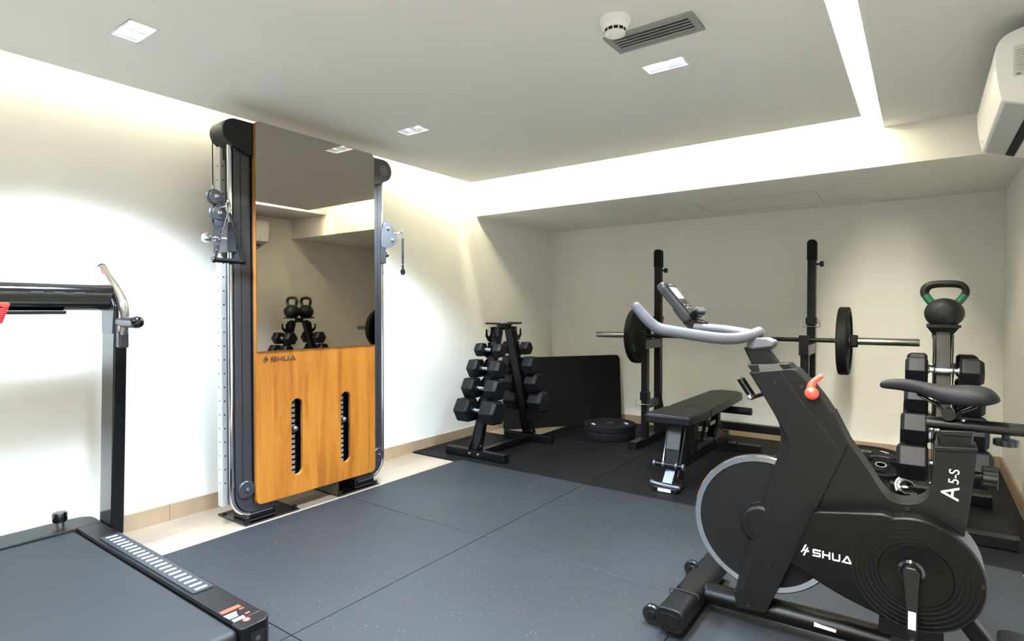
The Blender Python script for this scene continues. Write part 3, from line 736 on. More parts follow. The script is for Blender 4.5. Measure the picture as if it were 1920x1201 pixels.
def rack(cx, yf, yr, label, gname, H=1.0):
    t = thing('dumbbell_rack', label, 'dumbbell rack', (cx, (yf+yr)/2, 0))
    Z0 = .012
    fl = .265
    for yy, fx0, fx1 in ((yf, cx-.275, cx+.275), (yr, cx-.23, cx+.23)):
        if fx1 > RX-.02: fx1 = RX-.02
        f = obj('foot_bar', MB().bb(fx0, fx1, yy-.028, yy+.028, Z0+.004, Z0+.058), 'blacksteel', t, bevel=.004)
        for xx in (fx0+.002, fx1-.002): obj('end_cap', MB().bb(xx-.006, xx+.006, yy-.031, yy+.031, Z0, Z0+.061), 'blackplastic', f, bevel=.002)
        b = MB(); sg = -1 if yy == yf else 1
        for xx in (cx-.04, cx+.04): b.lathe((xx, yy+sg*.028, Z0+.032), (0, sg, 0), [(0, 0), (.011, 0), (.009, .006), (0, .008)])
        obj('bolts', b, 'chrome', f)
    obj('base_bar', MB().bb(cx-.025, cx+.025, yf+.028, yr-.028, Z0+.01, Z0+.05), 'blacksteel', t, bevel=.003)
    yc = (yf+yr)/2; info = []
    for sg, yb in ((-1, yf), (1, yr)):
        yt = yc+sg*.075
        def yat(z): return yb+(yt-yb)*(z-.07)/(H-.10)
        b0 = V((cx, yb, .07)); b1 = V((cx, yt, H-.03))
        obj('upright', MB().bar(b0, b1, .062, .04, up=V((0, 1, 0))), 'blacksteel', t, bevel=.003)
        # side plates with cradle hooks
        prof = []
        zs = [.795, .655, .51, .35]; allz = [.915]+zs
        outer = [(yat(H-.03)+sg*.005, H-.03)]
        for z in allz:
            y = yat(z)
            outer += [(y+sg*.026, z+.060), (y+sg*.030, z+.012), (y+sg*.042, z-.010), (y+sg*.060, z-.010), (y+sg*.070, z+.004), (y+sg*.072, z+.040), (y+sg*.090, z+.044), (y+sg*.094, z-.010), (y+sg*.066, z-.046), (y+sg*.034, z-.062)]
        outer += [(yat(.14)+sg*.03, .14), (yat(.10)+sg*.052, .10), (yat(.08)+sg*.052, .07)]
        inner = [(yat(.07)-sg*.028, .07), (yat(H-.03)-sg*.02, H-.03)]
        for xx in (cx-.040, cx+.036):
            obj('hook_plate', MB().prism([V((xx, y, z)) for y, z in outer+inner], (.004, 0, 0)), 'blacksteel', t, bevel=.0008)
        bl = MB()
        for s2 in (-1, 1):
            for z in (.10, H-.055): bl.lathe((cx+s2*.040, yat(z), z), (s2, 0, 0), [(0, 0), (.009, 0), (.008, .006), (0, .007)])
        obj('bolts', bl, 'chrome', t)
        info.append((sg, [(yat(z)+sg*.05, z) for z in zs]))
        ty0, ty1 = sorted((yc+sg*.008, yc+sg*.145))
        tp = MB().bb(cx-.070, cx+.070, ty0, ty1, H-.006, H)
        tp.prism([V((cx-.070, ty0 if sg > 0 else ty1-.0, H-.006)), V((cx+.070, ty0 if sg > 0 else ty1, H-.006)), V((cx+.04, ty0 if sg > 0 else ty1, H-.05)), V((cx-.04, ty0 if sg > 0 else ty1, H-.05))], (0, .005*sg, 0))
        tp.bb(cx-.070, cx+.070, ty0 if sg < 0 else ty1-.004, ty0+.004 if sg < 0 else ty1, H-.001, H+.008)
        obj('top_shelf', tp, 'blacksteel', t, bevel=.0015)
    return info
LRX = -2.675
infoL = rack(LRX, 3.268, 3.96, 'black A-frame rack of hex dumbbells by the left wall, empty top shelf', 'l')
RRX = .088
infoR = rack(RRX, 3.42, 4.10, 'black A-frame dumbbell rack by the right wall carrying two kettlebells', 'r', H=1.02)
sizL = [(.255, .10, .075), (.31, .135, .10), (.33, .148, .112), (.38, .168, .135)]
sizR = [(.315, .125, .095), (.32, .135, .10), (.345, .150, .115), (.375, .165, .13)]
rn = ['top', 'second', 'third', 'bottom']; sn = ['smallest', 'second smallest', 'second largest', 'largest']
for nm, info, siz, cx, side in (('L', infoL, sizL, LRX, 'left'), ('R', infoR, sizR, RRX, 'right')):
    zofs = 0 if nm == 'L' else .02
    for k, (L, hx, hl) in enumerate(siz):
        first = None
        for sg, rows in info:
            y, z = rows[k]
            face = 'near' if sg < 0 else 'far'
            extra = ' behind saddle' if nm == 'R' and k == 1 and sg < 0 else ''
            lab = f'{sn[k]} black hex dumbbell, {rn[k]} row, {face} face of {side} rack{extra}'
            grp = f'hex dumbbells on the {side} rack'
            if first is None:
                first = make_dumbbell(L, hx, hl, lab, grp); first.location = (cx, y, z+.004); 
                q = first
            else: q = dup(first, (cx, y, z+.004), label=lab, group=grp)
# kettlebells
def kettlebell(x, y, z, label):
    k = .82
    t = thing('kettlebell', label, 'kettlebell', (x, y, z), 'kettlebells on the right rack')
    R = .102*k; prof = [(0, 0), (.060*k, 0), (.068*k, .004)]
    for i in range(17):
        a = -.82+i*(PI/2+.82)/16; prof.append((max(R*math.cos(a), 0), .080*k+R*.93*math.sin(a)))
    obj('body', MB().lathe((x, y, z), (0, 0, 1), prof, seg=40), 'kb', t)
    hp = [(-.058, .135), (-.086, .172), (-.104, .205), (-.100, .238), (-.070, .262), (0, .268), (.070, .262), (.100, .238), (.104, .205), (.086, .172), (.058, .135)]
    obj('handle', MB().tube([(x+a*k, y, z+b*k) for a, b in hp], .0190*k, 16, n=5), 'kb', t)
    for s in (-1, 1):
        a, b, c = [V((x+s*p*k, y, z+q*k)) for p, q in ((.069, .150), (.088, .176), (.099, .196))]
        obj('colour_band', MB().tube([a, b, c], .0206*k, 16, n=4), 'green', t)
    d = V((-.02, -1, 0)).normalized()
    e = MB().lathe((x, y, z+.092*k), d, [(.036*k, .0975*k), (.041*k, .0965*k), (.041*k, .0985*k), (.036*k, .0995*k)], closed=True)
    e.lathe((x, y, z+.092*k), d, [(0, .094*k), (.034*k, .092*k), (.034*k, .0975*k), (0, .1015*k)])
    obj('medallion', e, 'kb', t)
kettlebell(RRX+.002, 3.76-.085, 1.0205, 'black kettlebell with green bands on the near top shelf of the right rack')
kettlebell(RRX+.012, 3.76+.095, 1.0205, 'black kettlebell hidden directly behind the green-banded one, seen in the mirror')

# ------------------------------------------------------------------ leaning rubber mat in the corner
b0 = V((-3.12, 4.21, .004)); b1 = V((-2.36, 5.11, .014)); d = (b1-b0); n = V((-d.y, d.x, 0)).normalized(); 
lean = n*.055
up = (V((0, 0, .655))+lean)
cor = [b0, b1, b1+up, b0+up]
o = obj('leaning_rubber_mat', MB().prism(round_poly(cor, [.01, .01, .05, .05], 6), n*.014), mat('leaning_mat_rubber', (8, 8, 8), .75, spec=.25, noise=.06, nscale=60, bump=.2, bscale=300), bevel=.002)
tag(o, 'thick black rubber sheet with rounded corners leaning in the back corner', 'rubber mat')

# ------------------------------------------------------------------ bumper plates
def bumper(c, ax, r, w, name, label, group, ringm='green', marks=True, mk='whitemark'):
    c = V(c); ax = V(ax).normalized(); t = thing(name, label, 'weight plate', c, group)
    h = w/2
    prof = [(.026, -h), (.055, -h), (.060, -h*.82), (.085, -h*.82), (.092, -h*.62), (r*.80, -h*.62), (r*.84, -h), (r-.005, -h), (r, -h+.005), (r, h-.005), (r-.005, h), (r*.84, h), (r*.80, h*.62), (.092, h*.62), (.085, h*.82), (.060, h*.82), (.055, h), (.026, h)]
    obj('rubber_disc', MB().lathe(c, ax, prof, seg=64, closed=True), 'rubberblack', t)
    obj('hub_ring', MB().lathe(c, ax, [(.0252, -h-.001), (.036, -h-.001), (.036, -h*.9), (.036, h+.001), (.0252, h+.001)], seg=36, closed=True), 'steel' , t)
    if marks:
        q = ax.to_track_quat('Z', 'Y').to_matrix()
        for sd in (-1, 1):
            mb = MB()
            for k in range(2):
                a0 = k*PI+.5
                for j in range(4):
                    a = a0+j*.13; p = c+q@V((r*.66*math.cos(a), r*.66*math.sin(a), sd*h*.62))
                    ra = q@V((math.cos(a), math.sin(a), 0)); ta = q@V((-math.sin(a), math.cos(a), 0))
                    R = Matrix((ra, ta, ra.cross(ta))).transposed(); mb.box(p, (.026, .014, .001), rot=R)
            obj('weight_marking', mb, mk, t)
    return t
BYY, BZ = 4.50, .893
LP, RP = -1.935, -.432
bumper((LP, BYY, BZ), (1, 0, 0), .232, .05, 'bumper_plate', 'black bumper plate loaded on the left end of the barbell', 'bumper plates on the barbell', mk='green')
bumper((RP, BYY, BZ), (1, 0, 0), .232, .062, 'bumper_plate', 'black bumper plate loaded on the right end of the barbell', 'bumper plates on the barbell', mk='green')
# barbell
t = thing('barbell', 'long olympic barbell with bare steel sleeves resting on the black stands', 'barbell', (-1.165, BYY, BZ))
obj('shaft', MB().cyl((LP+.03, BYY, BZ), (RP-.03, BYY, BZ), .0150), 'blacksteel', t)
for s, xe, pl in ((-1, -2.315, LP), (1, -.012, RP)):
    obj('sleeve', MB().lathe((pl-s*.028, BYY, BZ), (s, 0, 0), [(0, 0), (.0245, 0), (.0245, abs(xe-pl)+.022), (.022, abs(xe-pl)+.028), (0, abs(xe-pl)+.028)]), 'steel', t)
    cw = .048 if s > 0 else .03
    obj('collar', MB().lathe((pl-s*(.028+cw if s < 0 else .028), BYY, BZ) if False else (pl-s*.031, BYY, BZ), (-s, 0, 0), [(0, 0), (.036, 0), (.036, .022), (.018, .026), (0, .026)]), 'steel', t)
t = thing('spring_collar', 'black barbell clamp collar outside the right bumper plate', 'barbell collar', (RP+.06, BYY, BZ))
obj('clamp_ring', MB().lathe((RP+.034, BYY, BZ), (1, 0, 0), [(.0252, 0), (.040, 0), (.042, .004), (.042, .040), (.036, .046), (.0252, .046)], closed=True), 'rubberblack', t)
obj('clamp_lever', MB().bb(RP+.04, RP+.078, BYY-.052, BYY-.040, BZ-.03, BZ+.035), 'blackplastic', t, bevel=.003)
# squat stands
t = thing('barbell_stand', 'black steel barbell stand with two tall posts and spotter uprights', 'barbell stand', (-1.25, 4.6, .012))
YF, YR = 4.42, 4.70
for X, s in ((-1.835, -1), (-.662, 1)):
    obj('tall_upright', MB().bb(X-.028, X+.028, YR-.028, YR+.028, .07, 1.50), 'blacksteel', t, bevel=.004)
    top = MB().bb(X-.020, X+.020, YR-.020, YR+.020, 1.05, 1.51)
    obj('rubber_cap', MB().prism(round_poly([V((X-.031, YR-.033, 1.47)), V((X+.031, YR-.033, 1.47)), V((X+.031, YR-.033, 1.62)), V((X-.031, YR-.033, 1.62))], [.004, .004, .03, .03], 5), (0, .066, 0)), 'rubberblack', t, bevel=.006)
    obj('upper_sleeve', MB().bb(X-.036, X+.036, YR-.036, YR+.036, 1.0, 1.05), 'blacksteel', t, bevel=.004)
    kn = MB().lathe((X+.03, YR, 1.44), (1, 0, 0), [(0, 0), (.008, 0), (.008, .02), (.02, .022), (.02, .045), (0, .047)])
    obj('top_knob', kn, 'blackplastic', t)
    obj('front_post', MB().bb(X-.026, X+.026, YF-.026, YF+.026, .07, .84), 'blacksteel', t, bevel=.004)
    obj('cross_arm', MB().bb(X-.03, X+.03, YF-.055, YR-.028, .79, .862), 'framegrey' , t, bevel=.003)
    obj('hook_lip', MB().bb(X-.03, X+.03, YF-.065, YF-.050, .79, .93), 'blacksteel', t, bevel=.003)
    obj('hook_rest', MB().bb(X-.03, X+.03, YF-.050, YF+.09, .862, .876), 'rubberblack', t, bevel=.002)
    obj('post_sleeve', MB().bb(X-.033, X+.033, YF-.033, YF+.033, .37, .44), 'blacksteel', t, bevel=.004)
    obj('spacer_arm', MB().bb(X-.025, X+.025, YF+.026, YR-.028, .30, .36), 'blacksteel', t, bevel=.003)
    pin = MB()
    for (yy, zz) in ((YF, .345),) if s < 0 else ():
        pass
    def clip(yy, zz):
        return MB().tube([(X-.055, yy-.036, zz+.035), (X-.06, yy-.036, zz), (X-.05, yy-.038, zz-.006), (X, yy-.04, zz-.006), (X+.05, yy-.038, zz-.006), (X+.06, yy-.036, zz), (X+.055, yy-.036, zz+.035)], .0032, 8)
    obj('spring_pin', clip(YF, .345), 'chrome', t); obj('spring_pin', clip(YR, .99), 'chrome', t)
    obj('foot_bar', MB().bb(X-.03, X+.03, 4.18, 4.98, .012, .070), 'blacksteel', t, bevel=.004)
    obj('end_cap', MB().bb(X-.032, X+.032, 4.17, 4.182, .010, .072), 'blackplastic', t, bevel=.003)
    obj('gusset', MB().prism([V((X-.004, YR+.028, .07)), V((X-.004, YR+.17, .07)), V((X-.004, YR+.028, .26))], (.008, 0, 0)), 'blacksteel', t)
    obj('gusset', MB().prism([V((X+.028, YR-.02, .07)), V((X+.10, YR-.02, .07)), V((X+.028, YR-.02, .42))] if s < 0 else [V((X-.028, YR-.02, .07)), V((X-.10, YR-.02, .07)), V((X-.028, YR-.02, .42))], (0, .006, 0)), 'blacksteel', t)
obj('rear_crossbar', MB().bb(-1.807, -.69, 4.672, 4.728, .155, .215), 'blacksteel', t, bevel=.004)

# stacked plates on the floor, left
bumper((-2.20, 4.50, .012+.031), (0, 0, 1), .226, .060, 'bumper_plate', 'black bumper plate at the bottom of the pair stacked left of the stand', 'stacked bumper plates')
bumper((-2.195, 4.51, .012+.031+.059), (0, 0, 1), .222, .056, 'bumper_plate', 'black bumper plate with white markings lying on top of the stacked pair', 'stacked bumper plates')
# ------------------------------------------------------------------ loose plates on the floor, right
pr_ = aZ(1632, 848, .04)
bumper((-.33, 4.935, .012+.026), (0, 0, 1), .225, .05, 'bumper_plate', 'wide black bumper plate lying flat on the floor behind the bike', 'loose plates on the floor behind the bike')
def grip_plate(c, ax, r, label):
    c = V(c); ax = V(ax).normalized(); q = ax.to_track_quat('Z', 'Y').to_matrix()
    t = thing('grip_plate', label, 'weight plate', c, 'loose plates on the floor behind the bike')
    w = .018
    o = MB().lathe(c, ax, [(.026, -w), (r-.01, -w), (r, -w+.006), (r, w-.006), (r-.01, w), (r*.86, w), (r*.83, w*.6), (.060, w*.6), (.052, w), (.026, w)], seg=56, closed=True)
    o = obj('plate_disc', o, 'rubberblack', t)
    ct = MB()
    for k in range(3):
        a0 = 2*PI*k/3+.3; pts = []
        for j in range(7): a = a0-.42+j*.14; pts.append((r*.76*math.cos(a), r*.76*math.sin(a)))
        for j in range(7): a = a0+.42-j*.14; pts.append((r*.56*math.cos(a), r*.56*math.sin(a)))
        ct.prism([c+q@V((x, y, -.05)) for x, y in pts], q@V((0, 0, .1)))
    cut(o, ct)
    obj('hub_ring', MB().lathe(c, ax, [(.0253, -w-.001), (.034, -w-.001), (.034, w+.002), (.0253, w+.002)], seg=32, closed=True), 'chrome', t)
    m_ = MB()
    for k in range(9):
        a = 1.1+k*.11; p = c+q@V((r*.92*math.cos(a), r*.92*math.sin(a), w+.0005)); m_.box(p, (.008, .008, .001), rot=q@Matrix.Rotation(a, 3, 'Z'))
    obj('rim_marking', m_, 'greymark', t)
    return t
g1 = aZ(1652, 872, .075); 
grip_plate((-.215, 4.50, .060), (.05, -.30, 1), .125, 'small black grip plate with bright centre ring, leaning on the flat plate')
grip_plate((-.475, 4.52, .0315), (0, 0, 1), .125, 'small black grip plate half hidden behind the bike frame diagonal')

# spring collars lying on the floor behind the bike
def clampcollar(loc, rz, label, tilt=.5):
    t = thing('lock_collar', label, 'barbell collar', loc, 'clear lock collars on the floor')
    R = Matrix.Rotation(rz, 3, 'Z') @ Matrix.Rotation(tilt, 3, 'X'); o = V(loc)+V((0, 0, .045))
    def q(x, y, z): return o+R@V((x, y, z))
    ax = R@V((0, 0, 1))
    ring = [q(.034*math.cos(a), .034*math.sin(a), 0) for a in [k*2*PI/14 for k in range(14)]]
    obj('collar_ring', MB().lathe(q(0, 0, -.015), ax, [(.026, 0), (.036, 0), (.039, .004), (.039, .026), (.036, .030), (.026, .030)], closed=True, seg=30), 'blackplastic', t)
    obj('collar_band', MB().lathe(q(0, 0, -.012), ax, [(.0392, 0), (.042, 0), (.042, .024), (.0392, .024)], closed=True, seg=30), 'chrome', t)
    obj('collar_lever', MB().tube([q(-.046, -.02, .002), q(-.044, .022, .002), q(-.012, .052, .004), q(.040, .058, .004), q(.075, .050, .004)], .011, 10, squash=(1.4, .5)), 'chrome', t)
    obj('collar_hinge', MB().cyl(q(-.044, -.018, -.018), q(-.044, -.018, .020), .009), 'steel', t)
    obj('collar_pad', MB().box(q(-.02, .0, .0)+V((0, 0, .0)), (.05, .012, .03), rot=R), 'label', t)
pc = aZ(1703, 928, .02)
clampcollar((pc.x-.01, pc.y+.03, .012), .4, 'clear and chrome lock collar on the floor, seen through the bike frame', 1.1)

# ------------------------------------------------------------------ adjustable bench
B = thing('weight_bench', 'black padded adjustable weight bench in front of the barbell stand', 'bench', (-1.27, 4.1, .012))
def pad(name, pts_top, th, par):
    a = [V(p) for p in pts_top]
    mb = MB().prism(round_poly([p-V((0, 0, th)) for p in a], .03, 5), (0, 0, th))
    o = obj(name, mb, 'vinyl', par, bevel=.012, bseg=4); return o
sp = pad('seat_pad', [(-1.42, 3.41, .458), (-1.13, 3.41, .458), (-1.115, 3.785, .452), (-1.415, 3.785, .452)], .062, B)
obj('seat_seam', MB().tube([(-1.415, 3.408, .442), (-1.13, 3.408, .442)], .0025, 6, smooth=False), 'blackplastic', sp)
bp = pad('back_pad', [(-1.41, 3.80, .452), (-1.118, 3.80, .452), (-1.135, 4.68, .458), (-1.20, 4.76, .458), (-1.33, 4.76, .458), (-1.39, 4.68, .458)], .058, B)
cx = -1.243
def L_(y, z): return V((cx, y, z))
obj('seat_support', MB().bb(cx-.055, cx+.055, 3.46, 3.76, .375, .396), 'blacksteel', B, bevel=.003)
obj('back_support', MB().bb(cx-.05, cx+.05, 3.84, 4.62, .372, .394), 'blacksteel', B, bevel=.003)
obj('front_leg', MB().bar(L_(3.50, .385), L_(3.42, .13), .085, .05, up=V((0, 1, 0))), 'blacksteel', B, bevel=.004)
obj('front_leg_plate', MB().bar(V((cx+.06, 3.54, .38)), V((cx+.05, 3.42, .07)), .010, .10, up=V((0, 1, 0))), 'blackgloss', B, bevel=.002)
obj('front_leg_plate', MB().bar(V((cx-.06, 3.54, .38)), V((cx-.05, 3.42, .14)), .010, .06, up=V((0, 1, 0))), 'blackgloss', B, bevel=.002)
obj('leg_label', MB().bar(V((cx, 3.461, .35)), V((cx, 3.425, .245)), .082, .004, up=V((0, 1, 0))), mat('bench_plate', (62, 62, 60), .35), B)
ro = obj('leg_roller', MB().cyl((cx-.095, 3.385, .155), (cx+.085, 3.385, .155), .014), 'blackplastic', B)
rb = MB()
for x in (cx-.098, cx+.082, cx-.04, cx+.04): rb.lathe((x, 3.385, .155), (1, 0, 0), [(0, -.006), (.02, -.006), (.02, .006), (0, .006)])
obj('roller_discs', rb, 'alu', ro)
obj('front_step', MB().bar(L_(3.40, .125), L_(3.335, .055), .06, .012, up=V((0, 1, 0))), 'alu', B, bevel=.002)
obj('front_handle', MB().tube([(cx-.088, 3.315, .062), (cx-.078, 3.305, .057), (cx, 3.30, .052), (cx+.07, 3.305, .05), (cx+.08, 3.315, .045)], .012, 12), 'alu', B)
obj('front_foot', MB().bb(cx-.075, cx+.075, 3.29, 3.42, .013, .042), 'blackplastic', B, bevel=.006)
obj('foot_sticker', MB().bb(cx-.04, cx+.04, 3.286, 3.2895, .018, .036), 'label', B)
obj('main_beam', MB().bar(L_(3.44, .13), L_(4.60, .13), .055, .07), 'blacksteel', B, bevel=.004)
obj('hinge_post', MB().bar(L_(3.78, .16), L_(3.80, .385), .06, .08, up=V((0, 1, 0))), 'blacksteel', B, bevel=.004)
obj('rear_foot', MB().bb(cx-.26, cx+.26, 4.57, 4.63, .013, .075), 'blacksteel', B, bevel=.004)
obj('rear_leg', MB().bar(L_(4.60, .07), L_(4.58, .16), .05, .05), 'blacksteel', B, bevel=.003)
lp = []
for k in range(13):
    a = -1.25+k*.165; lp.append((3.98+.36*math.cos(a)*.95, .36+.36*math.sin(a)*.75-.0))
pts = [V((cx+.045, 3.98+.30*math.cos(a), .36+.26*math.sin(a))) for a in [-.95+k*.1 for k in range(10)]]
pts2 = [V((cx+.045, 3.98+.24*math.cos(a), .36+.20*math.sin(a))) for a in [-.05-k*.1 for k in range(10)]]
lad = obj('adjustment_ladder', MB().prism(pts+pts2, (.006, 0, 0)), 'blacksteel', B)
lad2 = obj('adjustment_ladder', MB().prism([p-V((.096, 0, 0)) for p in pts+pts2], (.006, 0, 0)), 'blacksteel', B)
nm_ = MB()
for k in range(6):
    a = -.85+k*.16; nm_.lathe((cx+.052, 3.98+.27*math.cos(a), .36+.23*math.sin(a)), (1, 0, 0), [(0, 0), (.012, 0), (.012, .006), (0, .007)])
obj('ladder_bolts', nm_, 'steel', lad)
obj('number_label', MB().bb(cx+.0515, cx+.0525, 4.02, 4.14, .30, .325), 'label', lad)
obj('ladder_arm', MB().bar(V((cx, 4.38, .38)), V((cx, 4.20, .19)), .05, .03, up=V((0, 1, 0))), 'blacksteel', B, bevel=.003)
obj('rear_roller', MB().cyl((cx-.16, 4.56, .335), (cx+.20, 4.56, .335), .028), 'rubberblack', B)
obj('roller_stem', MB().bb(cx-.012, cx+.012, 4.545, 4.575, .34, .385), 'blacksteel', B)
obj('latch_knob', MB().lathe((cx+.14, 4.15, .17), (1, 0, 0), [(0, 0), (.01, 0), (.01, .03), (.024, .034), (.024, .06), (0, .063)]), 'blackplastic', B)
obj('transport_wheel', MB().lathe((cx+.03, 4.30, .25), (1, 0, 0), [(0, 0), (.03, 0), (.03, .02), (0, .02)]), 'blackplastic', B)

# ------------------------------------------------------------------ exercise bike
BK = thing('exercise_bike', 'dark grey upright spin bike with silver-rimmed flywheel and red brake knob', 'exercise bike', (-.25, 2.1, .012))
YC = 2.10
NA = 2.045      # near face of the frame
NB = 1.985      # near face of the chain cover
def trace(pts, Y): return [aY(x, y, Y) for x, y in pts]
# flywheel
fc = V((-.438, YC, .368)); FR = .234
obj('flywheel_disc', MB().lathe(fc, (0, -1, 0), [(0, -.010), (FR-.02, -.010), (FR-.02, .010), (.075, .010), (.072, .014), (0, .014)], seg=96), 'discdark', BK)
obj('flywheel_rim', MB().lathe(fc, (0, -1, 0), [(FR-.021, -.013), (FR-.003, -.013), (FR, -.010), (FR, .010), (FR-.004, .0135), (FR-.021, .0125)], seg=96, closed=True), 'chrome', BK)
obj('flywheel_hub', MB().lathe(fc, (0, -1, 0), [(0, .012), (.066, .012), (.066, .034), (.058, .042), (.034, .043), (.034, .048), (0, .048)], seg=48), 'bikebody', BK)
# front body column (shell)
A = [(1404, 697), (1489, 691), (1539, 742), (1591, 831), (1513, 993), (1436, 1149), (1371, 1137), (1397, 1027), (1436, 920), (1463, 838), (1464, 797), (1441, 757)]
rad_ = [.006, .012, .1, .02, .2, .012, .012, .2, .2, .05, .04, .05]
inn_ = dict({0: (1407, 698), 6: (1381, 1139), 7: (1419, 1030), 8: (1456, 926), 9: (1479, 862), 10: (1481, 826), 11: (1448, 768)})
base_ = trace(A, NA); outr_ = list(base_); near_ = list(base_)
for k_, p_ in inn_.items():
    near_[k_] = aY(p_[0], p_[1], NA); q_ = aY(A[k_][0], A[k_][1], NA+.028); outr_[k_] = V((q_.x, NA, q_.z))
near_ = round_poly(near_, rad_, 6); outr_ = round_poly(outr_, rad_, 6)
col = obj('front_shell', MB().loft([near_, [p+V((0, .028, 0)) for p in outr_], [p+V((0, .11, 0)) for p in outr_]]), 'bikebody', BK, bevel=.005, bseg=3, smooth=25)
# chamfer facet line on the shell: raised flank panel
F = [(1424, 702), (1446, 699), (1588, 833), (1503, 1000), (1428, 1142), (1402, 1136), (1428, 1040), (1474, 900), (1482, 840), (1476, 800), (1456, 765)]
F = [(1462, 708), (1486, 701), (1535, 747), (1582, 832), (1556, 880)]
# seam line on the shell
sm = [aY(x, y, NA-.0005) for x, y in ((1463, 697), (1496, 745), (1540, 800), (1568, 838), (1576, 860))]
obj('shell_seam', MB().tube(sm, .0016, 6), 'hole', col)
def hole(px, py, Y, par, r=.0055):
    p = aY(px, py, Y); return obj('screw_hole', MB().lathe(p, (0, -1, 0), [(0, -.002), (r, -.002), (r, .0012), (r*.5, .0012), (0, -.0005)], seg=16), 'hole', par)
for h in ((1453, 715.6), (1503, 724), (1453, 853.5), (1440, 1059.6), (1403, 1134), (1378, 1105)): hole(h[0], h[1], NA, col)
# rear frame (V strut, seat tube)
R_ = [(1560, 770), (1591, 831), (1622, 872), (1649, 916), (1666, 937), (1690, 945), (1724, 944), (1743, 932), (1749, 905), (1754, 838), (1833, 841), (1822, 930), (1808, 1010), (1790, 1060), (1640, 1060), (1500, 1020), (1480, 1000), (1530, 900)]
pr2 = round_poly(trace(R_, NA+.006), [.01, .01, .05, .05, .03, .03, .03, .03, .04, .006, .006, .05, .02, .02, .02, .02, .02, .02], 5)
rf = obj('rear_frame', MB().prism(pr2, (0, .098, 0)), 'bikebody', BK, bevel=.014, bseg=4)
hole(1701.5, 953, NA+.006-.002, rf, .006); hole(1791, 872, NA+.004, rf, .004)
# recessed triangular panel between column and strut
# chain cover
cpx = aY(1716, 1078, NB); RB = .205
cc = []
C1 = [(1480, 1056), (1506, 1000), (1524, 958), (1600, 960), (1657, 963)]
left = trace(C1, NB)
circ = []
c0 = V((cpx.x, NB, cpx.z)); 
rr = (aY(1852, 1090, NB)-c0).length
for k in range(28):
    a = math.radians(108)-k*math.radians(108+112)/27
    circ.append(c0+V((rr*math.cos(a), 0, rr*math.sin(a))))
low = trace([(1572, 1116)], NB)
print('chain cover r', rr, 'centre', c0, circ[0], left[-1])
pc2 = left+circ+low
pc2 = round_poly(pc2, [.01, .01, .02, .05, .08]+[.002]*len(circ)+[.05], 3)
cv = obj('chain_cover', MB().prism(pc2, (0, .16, 0)), 'bikebody2', BK, bevel=.016, bseg=5)
# concentric rings
rg = MB()
RO = .158
prof = [(0, 0)]
for k in range(6):
    r = RO-k*.0125
    rg.lathe(c0+V((0, .0005, 0)), (0, -1, 0), [(r-.0045, -.001), (r-.0035, .0022), (r-.001, .0028), (r, -.001)], seg=90)
obj('cover_rings', rg, 'bikebody', cv)
obj('cover_dish', MB().lathe(c0, (0, -1, 0), [(0, .001), (.072, .001), (.084, .004), (.088, .004), (.090, 0)], seg=72), 'bikebody2', cv)
hole(1845, 1100, NB, cv, .006)
# logos
o = aY(1499, 1034, NB); e = aY(1589, 1048, NB); d = (e-o)
o2 = aY(1521, 1036, NB); top = aY(1521, 1020, NB)
H_ = (aY(1530, 1021, NB)-aY(1530, 1034.5, NB)).length
obj('logo', shua(frame_mat(V((o.x+.006, NB-.0002, o.z-.003)), V((1, 0, .0)), (0, 0, 1)), H_, .0010, .79), 'whitemark', cv)
mp_ = frame_mat(aY(1798, 941, NA+.0055), V((0, 0, 1)), (-1, 0, 0))
obj('model_mark', text_mesh('A', .060, frame_mat(aY(1797, 940, NA+.0052), (.05, 0, 1), (-1, 0, .05)), .0008), 'whitemark', rf)
obj('model_mark', text_mesh('5-S', .034, frame_mat(aY(1797, 909, NA+.0052), (.05, 0, 1), (-1, 0, .05)), .0008), 'whitemark', rf)
# crank
ck = aY(1708, 1076, NB-.02)
cr = obj('crank_boss', MB().lathe(V((ck.x, NB+.004, ck.z)), (0, -1, 0), [(0, 0), (.032, 0), (.033, .006), (.026, .010), (.024, .024), (.020, .032), (0, .034)], seg=40), 'blackgloss', BK)
AR0 = V((ck.x, NB-.036, ck.z)); AR1 = AR0+V((.006, -.010, -.178))
obj('crank_arm', MB().loft([[(p.x+sx*w, p.y+sy*.009, p.z) for sx, sy in ((-1, -1), (1, -1), (1, 1), (-1, 1))] for p, w in ((AR0+V((0, 0, .026)), .012), (AR0+V((0, 0, .01)), .021), (AR0+V((.001, 0, -.04)), .017), (AR0.lerp(AR1, .6), .013), (AR1, .0145), (AR1-V((0, 0, .014)), .010))]), 'blackplastic', BK, bevel=.004, bseg=3)
pl_ = AR0.lerp(AR1, .66)
obj('crank_label', MB().box(pl_+V((0, -.0105, 0)), (.018, .001, .05)), 'label', BK)
obj('far_crank_arm', MB().bar(V((ck.x, YC+.12, ck.z)), V((ck.x-.004, YC+.125, ck.z+.165)), .026, .016), 'blackgloss', BK, bevel=.003)
obj('axle', MB().cyl(V((ck.x, NB, ck.z)), V((ck.x, YC+.13, ck.z)), .015), 'steel', BK)
def pedal(c, s):
    pb = obj('pedal', MB().bb(c.x-.05, c.x+.05, min(c.y, c.y+s*.09), max(c.y, c.y+s*.09), c.z-.012, c.z+.012), 'blackplastic', BK, bevel=.004)
    obj('pedal_spindle', MB().cyl(c-V((0, s*.03, 0)), c+V((0, s*.1, 0)), .008), 'chrome', pb)
pedal(AR1+V((0, -.022, 0)), -1)
